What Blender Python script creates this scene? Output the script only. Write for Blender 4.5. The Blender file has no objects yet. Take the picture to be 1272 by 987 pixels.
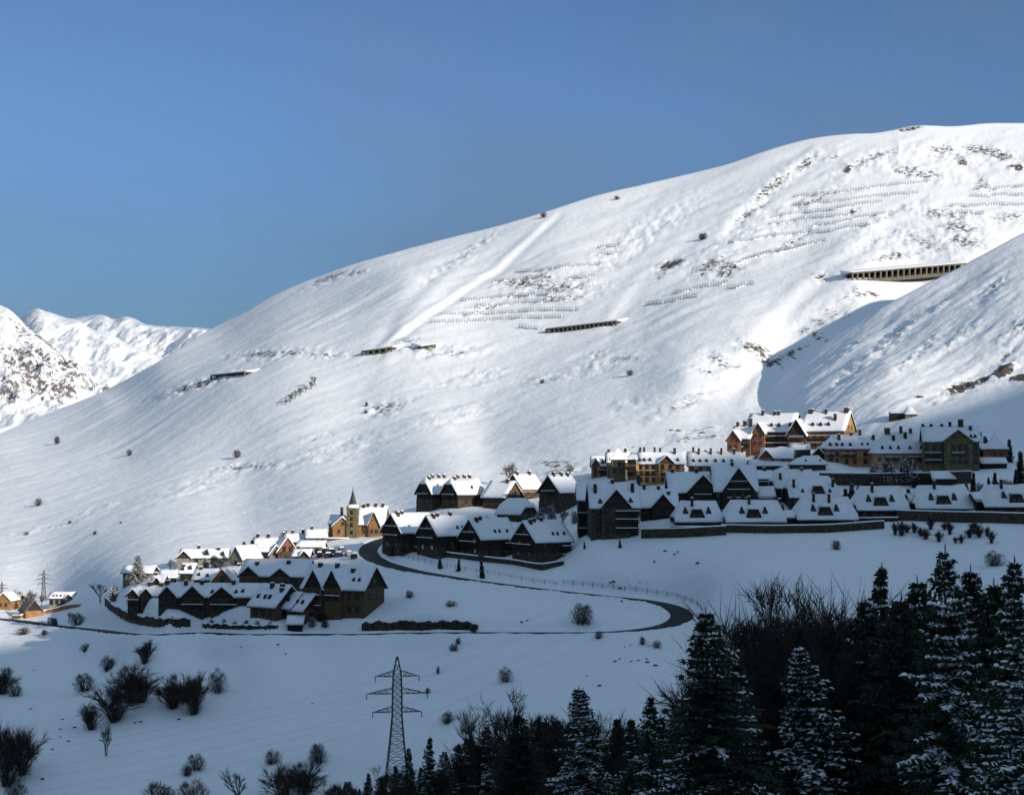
import bpy, bmesh, math, random
import numpy as np
from mathutils import Vector, Matrix
from mathutils.bvhtree import BVHTree

random.seed(7)
SC = bpy.context.scene
COL = SC.collection
PI = math.pi
R = math.radians

# ------------------------------------------------------------------ camera
# The camera stands at the origin; y runs into the view, z up, metres.
FOC, PCX, PCY = 1957.0, 636.0, 493.5
PITCH = math.atan(86.5 / FOC)
cam_d = bpy.data.cameras.new('camera')
cam_d.sensor_width = 36.0
cam_d.lens = FOC / 1272.0 * 36.0
cam_d.clip_start = 1.0
cam_d.clip_end = 60000.0
cam = bpy.data.objects.new('camera', cam_d)
COL.objects.link(cam)
cam.rotation_euler = (PI / 2 + PITCH, 0, 0)
SC.camera = cam
CP, SP = math.cos(PITCH), math.sin(PITCH)

def ray(px, py):
    """view direction of a photo pixel, scaled so that y = 1"""
    u = (px - PCX) / FOC
    v = (PCY - py) / FOC
    y = CP - v * SP
    return u / y, (SP + v * CP) / y

def at(px, py, d):
    a, b = ray(px, py)
    return Vector((a * d, d, b * d))

# ------------------------------------------------------------------ noise
def _h(ix, iy, seed):
    n = (ix.astype(np.int64) * 374761393 + iy.astype(np.int64) * 668265263 + seed * 974711) & 0x7fffffff
    n = ((n ^ (n >> 13)) * 1274126177) & 0x7fffffff
    return (n ^ (n >> 16)) & 0x7fffffff

def perlin(x, y, seed=0):
    x0 = np.floor(x); y0 = np.floor(y)
    fx = x - x0; fy = y - y0
    ux = fx * fx * fx * (fx * (fx * 6 - 15) + 10)
    uy = fy * fy * fy * (fy * (fy * 6 - 15) + 10)
    def g(ix, iy, dx, dy):
        a = _h(ix, iy, seed) * (2 * PI / 0x7fffffff)
        return np.cos(a) * dx + np.sin(a) * dy
    n00 = g(x0, y0, fx, fy); n10 = g(x0 + 1, y0, fx - 1, fy)
    n01 = g(x0, y0 + 1, fx, fy - 1); n11 = g(x0 + 1, y0 + 1, fx - 1, fy - 1)
    return (n00 * (1 - ux) + n10 * ux) * (1 - uy) + (n01 * (1 - ux) + n11 * ux) * uy

def fbm(x, y, octaves=4, seed=0, gain=0.5):
    s = 0; a = 1.0
    for o in range(octaves):
        s = s + a * perlin(x * 2 ** o, y * 2 ** o, seed + o * 17)
        a *= gain
    return s

# ------------------------------------------------------------------ depth fields
class Field:
    """thin-plate spline of log distance over the view"""
    def __init__(self, pts, smooth=1e-4):
        p = np.array(pts, float)
        self.c = p[:, :2] / 400.0
        n = len(p)
        K = self._k(self.c, self.c) + smooth * np.eye(n)
        P = np.c_[np.ones(n), self.c]
        A = np.block([[K, P], [P.T, np.zeros((3, 3))]])
        self.w = np.linalg.solve(A, np.r_[np.log(p[:, 2]), 0, 0, 0])
    @staticmethod
    def _k(a, b):
        r2 = ((a[:, None, :] - b[None, :, :]) ** 2).sum(-1)
        return np.where(r2 > 0, 0.5 * r2 * np.log(np.maximum(r2, 1e-12)), 0)
    def __call__(self, px, py):
        q = np.c_[np.ravel(px), np.ravel(py)] / 400.0
        out = np.empty(len(q))
        for i in range(0, len(q), 40000):
            s = q[i:i + 40000]
            out[i:i + 40000] = self._k(s, self.c) @ self.w[:-3] + self.w[-3] + s @ self.w[-2:]
        return np.exp(out).reshape(np.shape(px))

def grid_mesh(name, X, Y, Z, mat, attrs=None, smooth=True):
    m, n = X.shape
    me = bpy.data.meshes.new(name)
    co = np.stack([X, Y, Z], -1).reshape(-1, 3)
    idx = np.arange(m * n).reshape(m, n)
    q = np.stack([idx[:-1, :-1], idx[:-1, 1:], idx[1:, 1:], idx[1:, :-1]], -1).reshape(-1, 4)
    me.vertices.add(len(co)); me.vertices.foreach_set('co', co.ravel())
    me.loops.add(q.size); me.loops.foreach_set('vertex_index', q.ravel().astype(np.int32))
    me.polygons.add(len(q))
    me.polygons.foreach_set('loop_start', (np.arange(len(q)) * 4).astype(np.int32))
    me.polygons.foreach_set('loop_total', np.full(len(q), 4, np.int32))
    me.polygons.foreach_set('use_smooth', np.full(len(q), smooth))
    for k, v in (attrs or {}).items():
        a = me.attributes.new(k, 'FLOAT', 'POINT')
        a.data.foreach_set('value', v.ravel().astype(np.float32))
    me.update(calc_edges=True)
    me.materials.append(mat)
    o = bpy.data.objects.new(name, me)
    COL.objects.link(o)
    return o

# ------------------------------------------------------------------ tagging
def tag(o, label=None, cat=None, group=None, kind=None):
    for k, v in (('label', label), ('category', cat), ('group', group), ('kind', kind)):
        if v:
            o[k] = v
    return o

# ------------------------------------------------------------------ materials
def new_mat(name):
    m = bpy.data.materials.new(name)
    m.use_nodes = True
    nt = m.node_tree
    return m, nt, nt.nodes['Principled BSDF']

def N(nt, t, **kw):
    n = nt.nodes.new(t)
    for k, v in kw.items():
        if k in n.inputs.keys():
            n.inputs[k].default_value = v
        else:
            setattr(n, k, v)
    return n

def mixc(nt, a, b, fac):
    m = nt.nodes.new('ShaderNodeMix'); m.data_type = 'RGBA'
    for k, v in ((6, a), (7, b), (0, fac)):
        if isinstance(v, (tuple, float, int)):
            m.inputs[k].default_value = v if not isinstance(v, tuple) else (*v, 1)
        else:
            nt.links.new(v, m.inputs[k])
    return m.outputs[2]

def noisy(name, c1, c2, scale, rough=0.8, bump=0.0, detail=5.0, dist=0.05, coord='Object', stretch=None, metal=0.0):
    """two-tone noise material"""
    m, nt, b = new_mat(name)
    tc = N(nt, 'ShaderNodeTexCoord')
    src = tc.outputs[coord]
    if stretch:
        mp = N(nt, 'ShaderNodeMapping'); mp.inputs['Scale'].default_value = stretch
        nt.links.new(src, mp.inputs[0]); src = mp.outputs[0]
    nz = N(nt, 'ShaderNodeTexNoise', Scale=scale, Detail=detail)
    nt.links.new(src, nz.inputs['Vector'])
    rp = N(nt, 'ShaderNodeValToRGB')
    rp.color_ramp.elements[0].position = 0.35; rp.color_ramp.elements[1].position = 0.65
    rp.color_ramp.elements[0].color = (*c1, 1); rp.color_ramp.elements[1].color = (*c2, 1)
    nt.links.new(nz.outputs['Fac'], rp.inputs[0])
    nt.links.new(rp.outputs[0], b.inputs['Base Color'])
    b.inputs['Roughness'].default_value = rough
    b.inputs['Metallic'].default_value = metal
    b.inputs['Specular IOR Level'].default_value = 0.25
    if bump:
        bp = N(nt, 'ShaderNodeBump', Strength=bump, Distance=dist)
        nt.links.new(nz.outputs['Fac'], bp.inputs['Height'])
        nt.links.new(bp.outputs[0], b.inputs['Normal'])
    return m

def snow_ground(name, rock_a, rock_b, feat, bump_d):
    """wind-worked snow; bare rock shows where the 'rock' attribute is high"""
    m, nt, b = new_mat(name)
    geo = N(nt, 'ShaderNodeNewGeometry')
    pos = geo.outputs['Position']
    n1 = N(nt, 'ShaderNodeTexNoise', Scale=feat, Detail=8.0, Roughness=0.62)
    mp = N(nt, 'ShaderNodeMapping'); mp.inputs['Rotation'].default_value = (0, 0, 0.5)
    mp.inputs['Scale'].default_value = (1.0, 1.0, 0.45)
    nt.links.new(pos, mp.inputs[0])
    nt.links.new(mp.outputs[0], n1.inputs['Vector'])
    at_ = N(nt, 'ShaderNodeAttribute', attribute_name='rock')
    ad = N(nt, 'ShaderNodeMath', operation='ADD')
    nt.links.new(n1.outputs['Fac'], ad.inputs[0]); nt.links.new(at_.outputs['Fac'], ad.inputs[1])
    mr = N(nt, 'ShaderNodeMapRange'); mr.inputs[1].default_value = 0.98; mr.inputs[2].default_value = 1.06
    nt.links.new(ad.outputs[0], mr.inputs[0])
    n2 = N(nt, 'ShaderNodeTexNoise', Scale=feat * 0.6, Detail=4.0)
    nt.links.new(pos, n2.inputs['Vector'])
    rc = mixc(nt, rock_a, rock_b, n2.outputs['Fac'])
    n3 = N(nt, 'ShaderNodeTexNoise', Scale=feat * 0.05, Detail=5.0)
    nt.links.new(pos, n3.inputs['Vector'])
    sc = mixc(nt, (0.84, 0.855, 0.875), (0.90, 0.905, 0.91), n3.outputs['Fac'])
    nt.links.new(mixc(nt, sc, rc, mr.outputs[0]), b.inputs['Base Color'])
    b.inputs['Roughness'].default_value = 0.75
    b.inputs['Specular IOR Level'].default_value = 0.15
    bp = N(nt, 'ShaderNodeBump', Strength=0.42, Distance=bump_d)
    nt.links.new(n1.outputs['Fac'], bp.inputs['Height'])
    nt.links.new(bp.outputs[0], b.inputs['Normal'])
    return m
# ================================================================== terrain
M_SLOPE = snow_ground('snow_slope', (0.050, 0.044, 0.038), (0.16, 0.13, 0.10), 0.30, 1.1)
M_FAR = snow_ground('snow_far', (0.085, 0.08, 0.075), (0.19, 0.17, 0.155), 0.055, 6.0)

def curve(pts):
    p = np.array(pts, float)
    def f(u):
        # smooth (Catmull-like) interpolation through the points
        x, y = p[:, 0], p[:, 1]
        m = np.gradient(y, x)
        i = np.clip(np.searchsorted(x, u) - 1, 0, len(x) - 2)
        h = x[i + 1] - x[i]; t = np.clip((u - x[i]) / h, 0, 1)
        return ((2*t**3 - 3*t**2 + 1) * y[i] + (t**3 - 2*t**2 + t) * h * m[i]
                + (-2*t**3 + 3*t**2) * y[i + 1] + (t**3 - t**2) * h * m[i + 1])
    return f

SKY_A = curve([(-260, 636), (-100, 583), (0, 538), (60, 513), (130, 485), (200, 447), (265, 407), (300, 390), (340, 367),
    (400, 342), (450, 325), (500, 311), (560, 295), (620, 280), (680, 262), (740, 243), (800, 229), (860, 215), (900, 205),
    (950, 188), (1000, 174), (1050, 167), (1090, 165), (1112, 161), (1130, 157), (1150, 156), (1180, 157), (1230, 153),
    (1272, 153), (1420, 160), (1560, 178)])

PTS_A = [
    # foot of the slope, below the road
    (-260,1010,330),(0,1010,305),(300,1010,297),(640,1010,292),(1000,1010,290),(1300,1010,288),(1560,1010,288),
    (0,900,350),(200,900,345),(400,900,338),(640,900,325),(800,860,330),(950,800,338),
    (0,830,420),(150,830,385),(400,830,368),(640,830,356),(800,820,350),(950,740,355),(1272,740,345),
    # road
    (-100,780,540),(10,770,545),(64,778,512),(130,786,455),(250,788,405),(380,787,388),(500,786,384),(640,786,380),(740,786,376),
    (820,780,378),(856,766,388),(840,753,398),(780,745,404),(720,738,407),(650,728,412),(580,718,418),(520,706,428),(470,690,446),
    (452,678,470),(500,668,478),
    # village terraces
    (0,748,590),(60,742,600),(-100,750,610),(160,760,420),(220,764,402),(300,766,396),(360,772,393),(440,770,392),(340,738,428),(230,716,470),(300,700,480),(390,690,462),
    (430,670,485),(540,690,436),(600,696,424),(670,698,415),(735,669,412),(765,668,412),(800,667,410),(850,660,408),(940,661,405),(1030,660,403),(1100,655,404),
    (1180,648,407),(1272,640,408),(1400,636,408),(560,640,492),(640,640,486),(700,640,478),(820,640,432),(870,622,455),(920,622,452),(1000,622,446),
    (1100,606,446),(1200,596,450),(1272,590,455),
    (760,598,520),(850,592,510),(960,580,508),(1060,578,505),(1130,577,505),(1200,577,505),(1272,575,508),(1400,570,510),
    (970,560,540),(1040,560,540),
    # behind the village
    (420,650,560),(300,665,600),(150,690,590),(0,715,655),(-150,740,660),(560,600,600),(700,590,590),
    (150,640,770),(0,660,830),(300,600,860),(450,580,780),(600,550,800),
    (150,560,1300),(0,590,1350),(300,520,1150),(450,500,1080),(600,480,1050),
    (0,550,1700),(130,495,1850),(200,460,1800),
    # break line and gully bank
    (850,470,800),(930,425,880),(1000,378,960),(1060,346,1000),
    (800,548,655),(870,522,700),(930,490,770),(990,445,870),(1060,400,910),(1090,385,935),(1150,355,1005),(1190,335,1015),
    (1272,320,1060),(1272,450,800),(1272,530,600),(1100,540,610),(1000,530,640),(1400,300,1080),
    (800,400,1080),(700,450,1040),(700,400,1210),(600,420,1260),(467,440,1250),(283,468,1400),(900,370,1050),
    (900,300,1260),(700,330,1420),(500,400,1370),(350,440,1400),(500,350,1600),(1000,300,1180),(1100,250,1270),(1200,230,1300),(1272,230,1280),(1400,230,1270),
    # skyline
    (-260,636,1500),(0,538,1900),(130,485,2050),(265,407,2150),(400,342,2050),(500,311,1950),(620,280,1850),(740,243,1750),(860,215,1650),
    (950,188,1570),(1050,167,1520),(1150,156,1500),(1272,153,1480),(1420,160,1470),(1560,178,1470),
]
PTS_A = [(x, y, d + 20 if (575 <= y <= 704 and 395 < d < 560 and x > 380) else d) for (x, y, d) in PTS_A]
def nearer(x, y, d):
    k = np.interp(x, [0, 600, 1000], [.66, .70, 1.0])
    return 720 + (d - 720) * k if (d > 720 and y < 640) else d
PTS_A = [(x, y, nearer(x, y, d)) for (x, y, d) in PTS_A]
FIELD_A = Field(PTS_A, 1.5e-3)

def ellipses(px, py, lst):
    r = np.zeros_like(px)
    for (cx, cy, rx, ry, ang, s) in lst:
        ca, sa = math.cos(R(ang)), math.sin(R(ang))
        dx, dy = px - cx, -(py - cy)
        a = (dx * ca + dy * sa) / rx; b = (-dx * sa + dy * ca) / ry
        r = np.maximum(r, s * np.exp(-(a * a + b * b) ** 1.5))
    return r

def lines(px, py, pts, w0, w1=None):
    """signed offset field of a polyline: gives (closeness, side)"""
    p = np.array(pts, float)
    best = np.full(px.shape, 1e9); side = np.zeros(px.shape)
    for (ax, ay), (bx, by) in zip(p[:-1], p[1:]):
        dx, dy = bx - ax, by - ay; L = math.hypot(dx, dy)
        t = np.clip(((px - ax) * dx + (py - ay) * dy) / (L * L), 0, 1)
        ex, ey = px - ax - t * dx, py - ay - t * dy
        dd = np.hypot(ex, ey)
        s = (dx * (py - ay) - dy * (px - ax)) / L
        m = dd < best
        best = np.where(m, dd, best); side = np.where(m, s, side)
    return best, side

ROCKS_A = [ # cx, cy, rx, ry, angle, strength : bare rock showing through the snow
    (835,328,26,9,18,.56),(880,330,34,13,25,.47),(872,294,7,5,20,.56),(820,345,14,5,20,.40),
    (940,435,36,13,-18,.50),(985,440,40,12,25,.44),(880,462,26,10,-20,.42),(1020,400,24,9,-25,.42),(1060,365,30,8,20,.40),(870,490,30,8,25,.38),
    (960,232,52,9,38,.46),(1000,205,34,7,35,.46),(1052,211,9,6,20,.55),(1035,196,14,5,0,.44),(1060,262,14,5,20,.47),(1100,270,60,6,25,.42),
    (1170,185,28,8,0,.46),(1196,203,10,4,0,.56),(1262,209,16,5,-10,.58),(1222,230,18,10,-40,.46),(1185,195,70,14,-10,.38),
    (1130,160,28,4,10,.52),(1190,282,42,12,-8,.47),(1150,300,60,20,-15,.42),(1080,300,36,14,20,.38),(1020,345,16,8,0,.47),
    (1040,390,40,14,-20,.37),(1120,318,60,10,5,.40),
    (660,354,58,9,4,.44),(700,371,50,6,2,.44),(640,368,30,5,0,.42),(600,385,40,6,20,.40),(670,345,30,7,0,.46),(755,330,20,6,0,.4),
    (400,348,28,6,22,.44),(440,340,18,4,15,.46),(350,440,70,8,4,.44),(400,442,40,5,0,.44),(250,478,50,6,18,.47),(215,488,20,5,20,.45),
    (185,452,24,5,35,.42),(520,436,50,4,2,.42),(565,432,30,4,2,.40),(480,510,36,9,10,.40),(330,578,44,7,5,.42),(390,545,40,5,15,.38),
    (740,440,24,7,20,.42),(690,470,60,7,5,.38),(790,500,40,9,15,.34),(580,470,60,12,10,.33),(560,520,60,14,10,.32),
    (420,560,80,14,15,.33),(250,600,80,12,20,.31),(60,655,60,4,12,.40),(120,632,40,4,18,.36),(780,560,40,8,20,.40),(690,575,36,6,5,.46),
    (870,535,50,5,10,.40),(560,330,50,8,30,.36),(600,300,60,8,40,.32),(520,300,50,6,25,.30),
    (800,290,90,20,30,.30),(930,290,80,22,25,.30),
    (160,835,60,8,20,.30),(430,830,40,16,0,.32),(800,800,34,10,0,.36),(560,800,60,10,5,.30),(780,720,50,5,0,.36),(880,700,60,8,8,.30),
]
ROCKS_A += [(1080,200,60,10,20,.44),(1140,215,60,12,-10,.43),(1230,190,60,10,-15,.48),(1250,270,40,10,0,.43),(1010,250,50,8,30,.43),(930,265,40,8,35,.44),(1170,265,50,12,-5,.45),(1200,300,40,16,-10,.46),
    (1110,320,50,9,10,.45),(985,300,40,7,30,.43),(905,335,30,12,25,.48),(700,358,60,8,3,.47),(640,352,30,6,3,.48),(900,450,40,10,-22,.45),(840,505,50,10,25,.42),(960,450,36,10,-10,.47),(1010,415,40,10,-25,.44),(1075,365,40,8,0,.43),
    (410,345,40,6,22,.47),(240,480,60,6,18,.49),(330,440,60,6,4,.46),(480,505,36,8,10,.45),(300,580,50,6,8,.45),(700,585,40,5,5,.48),(860,545,60,6,8,.44),(760,450,60,10,15,.38),(560,440,60,5,5,.42)]
ROCKS_A = [(a, b, c, d, e, f * 1.13) for (a, b, c, d, e, f) in ROCKS_A]

W0, H0 = 2.0, 2.0
us = np.arange(-240, 1541, W0)
nrow = 600
U = np.tile(us, (nrow, 1))
sk = SKY_A(us)
tt = np.linspace(0, 1, nrow)[:, None]
V = np.concatenate([np.linspace(1012, 805, 105)[:, None] + 0*sk, np.linspace(804.4, 655, 250)[:, None] + 0*sk])
V = np.concatenate([V, 654 + (np.minimum(sk, 640)[None, :] - 654) * np.linspace(0, 1, 245)[:, None]])
D = FIELD_A(U, V)
a_, b_ = (U - PCX) / FOC, (PCY - V) / FOC
yy = CP - b_ * SP
X, Y, Z = a_ / yy * D, D.copy(), (SP + b_ * CP) / yy * D

def relief(X, Y, U, V, d):
    far = np.clip((d - 500) / 900, 0, 1)
    # ribs and gullies that run down the slope, from upper right to lower left
    q, p = X * 0.80 + Y * 0.60, -X * 0.60 + Y * 0.80
    h = 2.3 * np.interp(U, [0, 550], [.5, 1]) * far * fbm(p / 85, q / 380, 4, 3)
    h = h + 0.75 * np.interp(U, [0, 550], [.6, 1]) * far * fbm(p / 26, q / 80, 4, 11, 0.5)
    wr = 1 - np.abs(fbm(p / 48 + .3 * perlin(q / 60, p / 60, 9), q / 150, 4, 31, 0.5)) * 2.4
    h = h + 1.0 * far * np.clip(wr, -.5, 1) * np.clip(.6 + 1.5 * fbm(X / 190, Y / 190, 2, 37), 0, 1.4)
    h = h + 0.34 * np.clip((d - 300) / 300, 0.45, 1) * fbm(X / 14, Y / 14, 4, 23, 0.55) + .5 * fbm(X / 45, Y / 45, 2, 29) * np.clip((330 - np.abs(d - 330)) / 300, 0, 1)
    return h

dz = relief(X, Y, U, V, D)
rock = ellipses(U, V, ROCKS_A)
rk = np.clip(rock * 2.2, 0, 1)
px_m = D / FOC
dz += rk * px_m * 3.4 * fbm(X / 11, (Y * 0.6 + D * (PCY - V) / FOC) / 11, 4, 41, 0.6) * np.clip(D / 700, 0.2, 1)
# the long furrow with its lit bank, the avalanche track and the gully
def step(pts, amp, w, sgn=1):
    b, s = lines(U, V, pts, w)
    return amp * sgn * s / w * np.exp(-(s / w) ** 2) * (b < 3 * w) * np.exp(-np.clip(b - np.abs(s), 0, None) ** 2 / (2 * w * w))
dz += step([(478,432),(520,400),(570,366),(620,333),(690,268)], -2.0, 5)
dz += step([(478,432),(500,390),(560,330),(605,292),(640,276)], 1.6, 12)
dz += step([(930,480),(985,420),(1050,385)], 1.5, 12)
dz += step([(760,395),(800,345),(850,300)], -1.2, 9)
dz += step([(960,400),(1030,330),(1090,285)], -1.8, 12)
dz += step([(910,275),(960,232),(1010,195)], -2.6, 10)
dz += step([(1000,620),(1100,540)], 0, 10)
rows_up = np.clip((V - sk[None, :]) / 14, 0.12, 1)
Z = Z + dz * rows_up

# towards the camera: our own hillside, falling away below the view
base_d = D[0]
nearD, nearX, nearY, nearZ, nearR = [], [], [], [], []
for k in np.linspace(0, 1, 60)[:-1]:
    d = 6 + (base_d - 6) * k
    nearX.append(a_[0] / yy[0] * d + 0 * d); nearY.append(d)
    zz = -2.0 + (Z[0] + 2.0) * (d - 6) / (base_d - 6)
    zz = zz - 0.6 * np.sin(PI * k) * (1 + fbm(nearX[-1] / 20, d / 20, 3, 5))
    nearZ.append(zz)
NX, NY, NZ = np.array(nearX), np.array(nearY), np.array(nearZ)
# beyond the skyline the ground falls away again
bx, by, bz = [], [], []
for dd in (12, 40, 110, 260, 600):
    s = (D[-1] + dd) / D[-1]
    bx.append(X[-1] * s); by.append(Y[-1] + dd); bz.append(Z[-1] - dd * 0.16 - dd * dd * 4e-4)
GX = np.concatenate([NX, X, np.array(bx)]); GY = np.concatenate([NY, Y, np.array(by)]); GZ = np.concatenate([NZ, Z, np.array(bz)])
GR = np.concatenate([np.zeros_like(NX), rock, np.zeros((5, len(us)))])
# ---- the road bed is cut into the slope
def bvh_raw(X, Y, Z):
    m, n = X.shape
    idx = np.arange(m * n).reshape(m, n)
    q = np.stack([idx[:-1, :-1], idx[:-1, 1:], idx[1:, 1:], idx[1:, :-1]], -1).reshape(-1, 4)
    return BVHTree.FromPolygons(np.stack([X, Y, Z], -1).reshape(-1, 3).tolist(), q.tolist())
ROAD_PX = [(530, 661), (505, 664), (480, 667), (462, 672), (450, 679), (446, 686), (458, 695), (485, 703), (520, 710.5), (580, 720), (650, 729), (720, 737), (780, 743), (815, 747), (842, 753), (858, 763), (851, 773), (822, 780), (780, 784), (740, 786),
    (690, 786), (640, 786), (540, 786), (480, 787), (440, 788), (380, 788), (300, 788), (230, 787), (170, 786.5), (130, 785), (90, 780), (60, 777), (30, 772), (8, 769), (-40, 766), (-90, 764)]
t0 = bvh_raw(GX[50:], GY[50:], GZ[50:])
Q = []
for a, b in zip(ROAD_PX[:-1], ROAD_PX[1:]):
    n = max(2, int(math.hypot(b[0]-a[0], b[1]-a[1]) / 3))
    for k in range(n):
        fa, fb = ray(a[0] + (b[0]-a[0])*k/n, a[1] + (b[1]-a[1])*k/n)
        h_ = t0.ray_cast(Vector((0, 0, 0)), Vector((fa, 1, fb)).normalized())
        if h_[0] is not None: Q.append(tuple(h_[0]))
Q = np.array(Q)
for _ in range(60): Q[1:-1] = Q[1:-1]*.5 + (Q[:-2] + Q[2:])*.25
zq = Q[:, 2].copy()
for _ in range(60): zq[1:-1] = zq[1:-1]*.5 + (zq[:-2] + zq[2:])*.25
Q[:, 2] = zq
# resample evenly
sl_ = np.r_[0, np.cumsum(np.hypot(*np.diff(Q[:, :2], axis=0).T))]
ev = np.arange(0, sl_[-1], 2.0)
RW = np.stack([np.interp(ev, sl_, Q[:, k]) for k in range(3)], 1)
ROAD_W = 5.6
near_ = (GY > 330) & (GY < 640) & (GX > -330) & (GX < 90)
ii = np.argwhere(near_)
gx_, gy_, gz_ = GX[near_], GY[near_], GZ[near_]
best = np.full(len(gx_), 1e9); bz_ = np.zeros(len(gx_))
for i0 in range(0, len(gx_), 20000):
    sl2 = slice(i0, i0 + 20000)
    dd_ = (gx_[sl2, None] - RW[None, :, 0])**2 + (gy_[sl2, None] - RW[None, :, 1])**2
    j = dd_.argmin(1); best[sl2] = np.sqrt(dd_[np.arange(len(j)), j]); bz_[sl2] = RW[j, 2]
k_ = np.clip((best - (ROAD_W/2 + .9)) / 5.0, 0, 1); k_ = k_*k_*(3 - 2*k_)
bank = .55*np.exp(-((best - (ROAD_W/2 + 1.3)) / .8)**2) * (1 + .7*perlin(gx_/4, gy_/4, 77))
GZ[near_] = (bz_ - .22) * (1 - k_) + gz_ * k_ + bank
slope = grid_mesh('snow_slope', GX, GY, GZ, M_SLOPE, {'rock': GR})
tag(slope, 'wide snow covered mountainside', kind='structure')

# ---- the spur that comes in from the right in front of the gully
CREST = curve([(900,536),(925,516),(950,492),(975,466),(1000,445),(1030,422),(1060,403),(1090,385),(1110,374),(1150,353),(1190,333),(1230,311),(1272,289),(1340,257),(1400,241),(1560,218)])
PTS_B = [(900,536,668),(925,516,712),(950,492,760),(1000,445,785),(1030,422,795),(1060,403,797),(1090,385,795),(1150,353,805),(1190,333,815),(1272,289,835),(1400,241,860),(1560,218,880),
    (1000,500,665),(1000,540,615),(930,545,640),(1100,410,750),(1100,450,670),(1100,500,600),(1100,545,566),(1200,380,722),(1200,430,655),(1200,480,605),(1200,560,545),
    (1272,340,740),(1272,400,655),(1272,460,608),(1272,520,570),(1272,570,545),(1400,300,750),(1400,400,640),(1400,500,570),(1400,570,535),(1560,300,690),(1560,500,565),(1560,590,540),
    (1000,600,600),(1100,600,540),(1272,620,520),(1560,640,510),(900,600,640)]
FIELD_B = Field(PTS_B, 2e-4)
us2 = np.arange(900, 1561, 2.0)
nr2 = 200
U2 = np.tile(us2, (nr2, 1)); t2 = np.linspace(0, 1, nr2)[:, None]
bot2 = np.interp(us2, [900, 1000, 1100, 1272, 1560], [560, 580, 595, 610, 630])
V2 = bot2[None, :] + (CREST(us2)[None, :] - bot2[None, :]) * t2
D2 = FIELD_B(U2, V2)
a2, b2 = (U2 - PCX) / FOC, (PCY - V2) / FOC
y2 = CP - b2 * SP
X2, Y2, Z2 = a2 / y2 * D2, D2.copy(), (SP + b2 * CP) / y2 * D2
ROCKS_B = [(1200,478,34,9,14,.68),(1245,462,24,11,30,.70),(1268,470,20,9,10,.64),(1225,470,30,7,18,.62),(1180,490,20,5,20,.47),(1250,440,20,5,40,.46),(1160,500,20,4,20,.42),(1060,430,22,3,40,.46),(1165,380,16,5,30,.42),
           (1110,420,50,8,40,.42),(1230,360,30,8,40,.45),(1272,400,50,10,40,.46),(1060,460,40,8,40,.40),(1140,440,50,6,40,.42),(1190,420,40,6,40,.43)]
rock2 = ellipses(U2, V2, ROCKS_B)
q2, p2 = X2 * 0.75 + Y2 * 0.66, -X2 * 0.66 + Y2 * 0.75
dz2 = 1.9 * fbm(p2 / 42, q2 / 170, 4, 61) + 0.6 * fbm(p2 / 11, q2 / 40, 4, 71) + 0.25 * fbm(X2 / 8, Y2 / 8, 3, 91)
pm2 = D2 / FOC
dz2 += np.clip(rock2 * 2.2, 0, 1) * pm2 * 4.0 * fbm(X2 / 6, (Y2 * 0.6 + Z2) / 6, 4, 43, 0.6)
Z2 = Z2 + dz2 * np.clip((1 - t2) * nr2 / 12, 0.2, 1) * np.clip(t2 * 6, 0.15, 1)
bx, by, bz = [], [], []
for dd in (6, 18, 45, 100, 200):
    s = (D2[-1] + dd) / D2[-1]
    bx.append(X2[-1] * s); by.append(Y2[-1] + dd); bz.append(Z2[-1] - dd * 0.30 - dd * dd * 8e-4)
spur = grid_mesh('mountain_spur', np.concatenate([X2, np.array(bx)]), np.concatenate([Y2, np.array(by)]), np.concatenate([Z2, np.array(bz)]), M_SLOPE,
                 {'rock': np.concatenate([rock2, np.zeros((5, len(us2)))])})
tag(spur, 'snowy mountain spur coming in from the right', kind='structure')

# ---- distant mountains on the left
def far_range(name, crest, foot, d0, d1, mat, seed, amp, rocks, u0, u1, ny=150):
    uu = np.arange(u0, u1 + 1, 1.6)
    Uf = np.tile(uu, (ny, 1)); tf = np.linspace(0, 1, ny)[:, None]
    cr = curve(crest)(uu)
    Vf = foot + (cr[None, :] - foot) * tf
    Df = d0 + (d1 - d0) * tf ** 1.1 - d0 * .0026 * (Uf - 60) * (.4 + .6*tf)
    af, bf = (Uf - PCX) / FOC, (PCY - Vf) / FOC
    yf = CP - bf * SP
    Xf, Yf, Zf = af / yf * Df, Df.copy(), (SP + bf * CP) / yf * Df
    nz = amp * (1 - np.abs(fbm(Xf / (amp * 9), Yf / (amp * 14), 5, seed, 0.55)) * 2.2)
    rf = ellipses(Uf, Vf, rocks)
    nz = nz + np.clip(rf * 2, 0, 1) * amp * 0.7 * fbm(Xf / (amp * 1.6), Yf / (amp * 1.6), 4, seed + 9, 0.6)
    Zf = Zf + nz * np.clip((1 - tf) * 9, 0.10, 1)
    ex = [(Xf[-1] * (1 + e / d1), Yf[-1] + e, Zf[-1] - e * 0.4) for e in (60, 250, 800)]
    o = grid_mesh(name, np.concatenate([Xf] + [np.array([e[0]]) for e in ex]), np.concatenate([Yf] + [np.array([e[1]]) for e in ex]),
                  np.concatenate([Zf] + [np.array([e[2]]) for e in ex]), mat, {'rock': np.concatenate([rf, np.zeros((3, len(uu)))])})
    tag(o, kind='structure')
    return o
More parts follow.
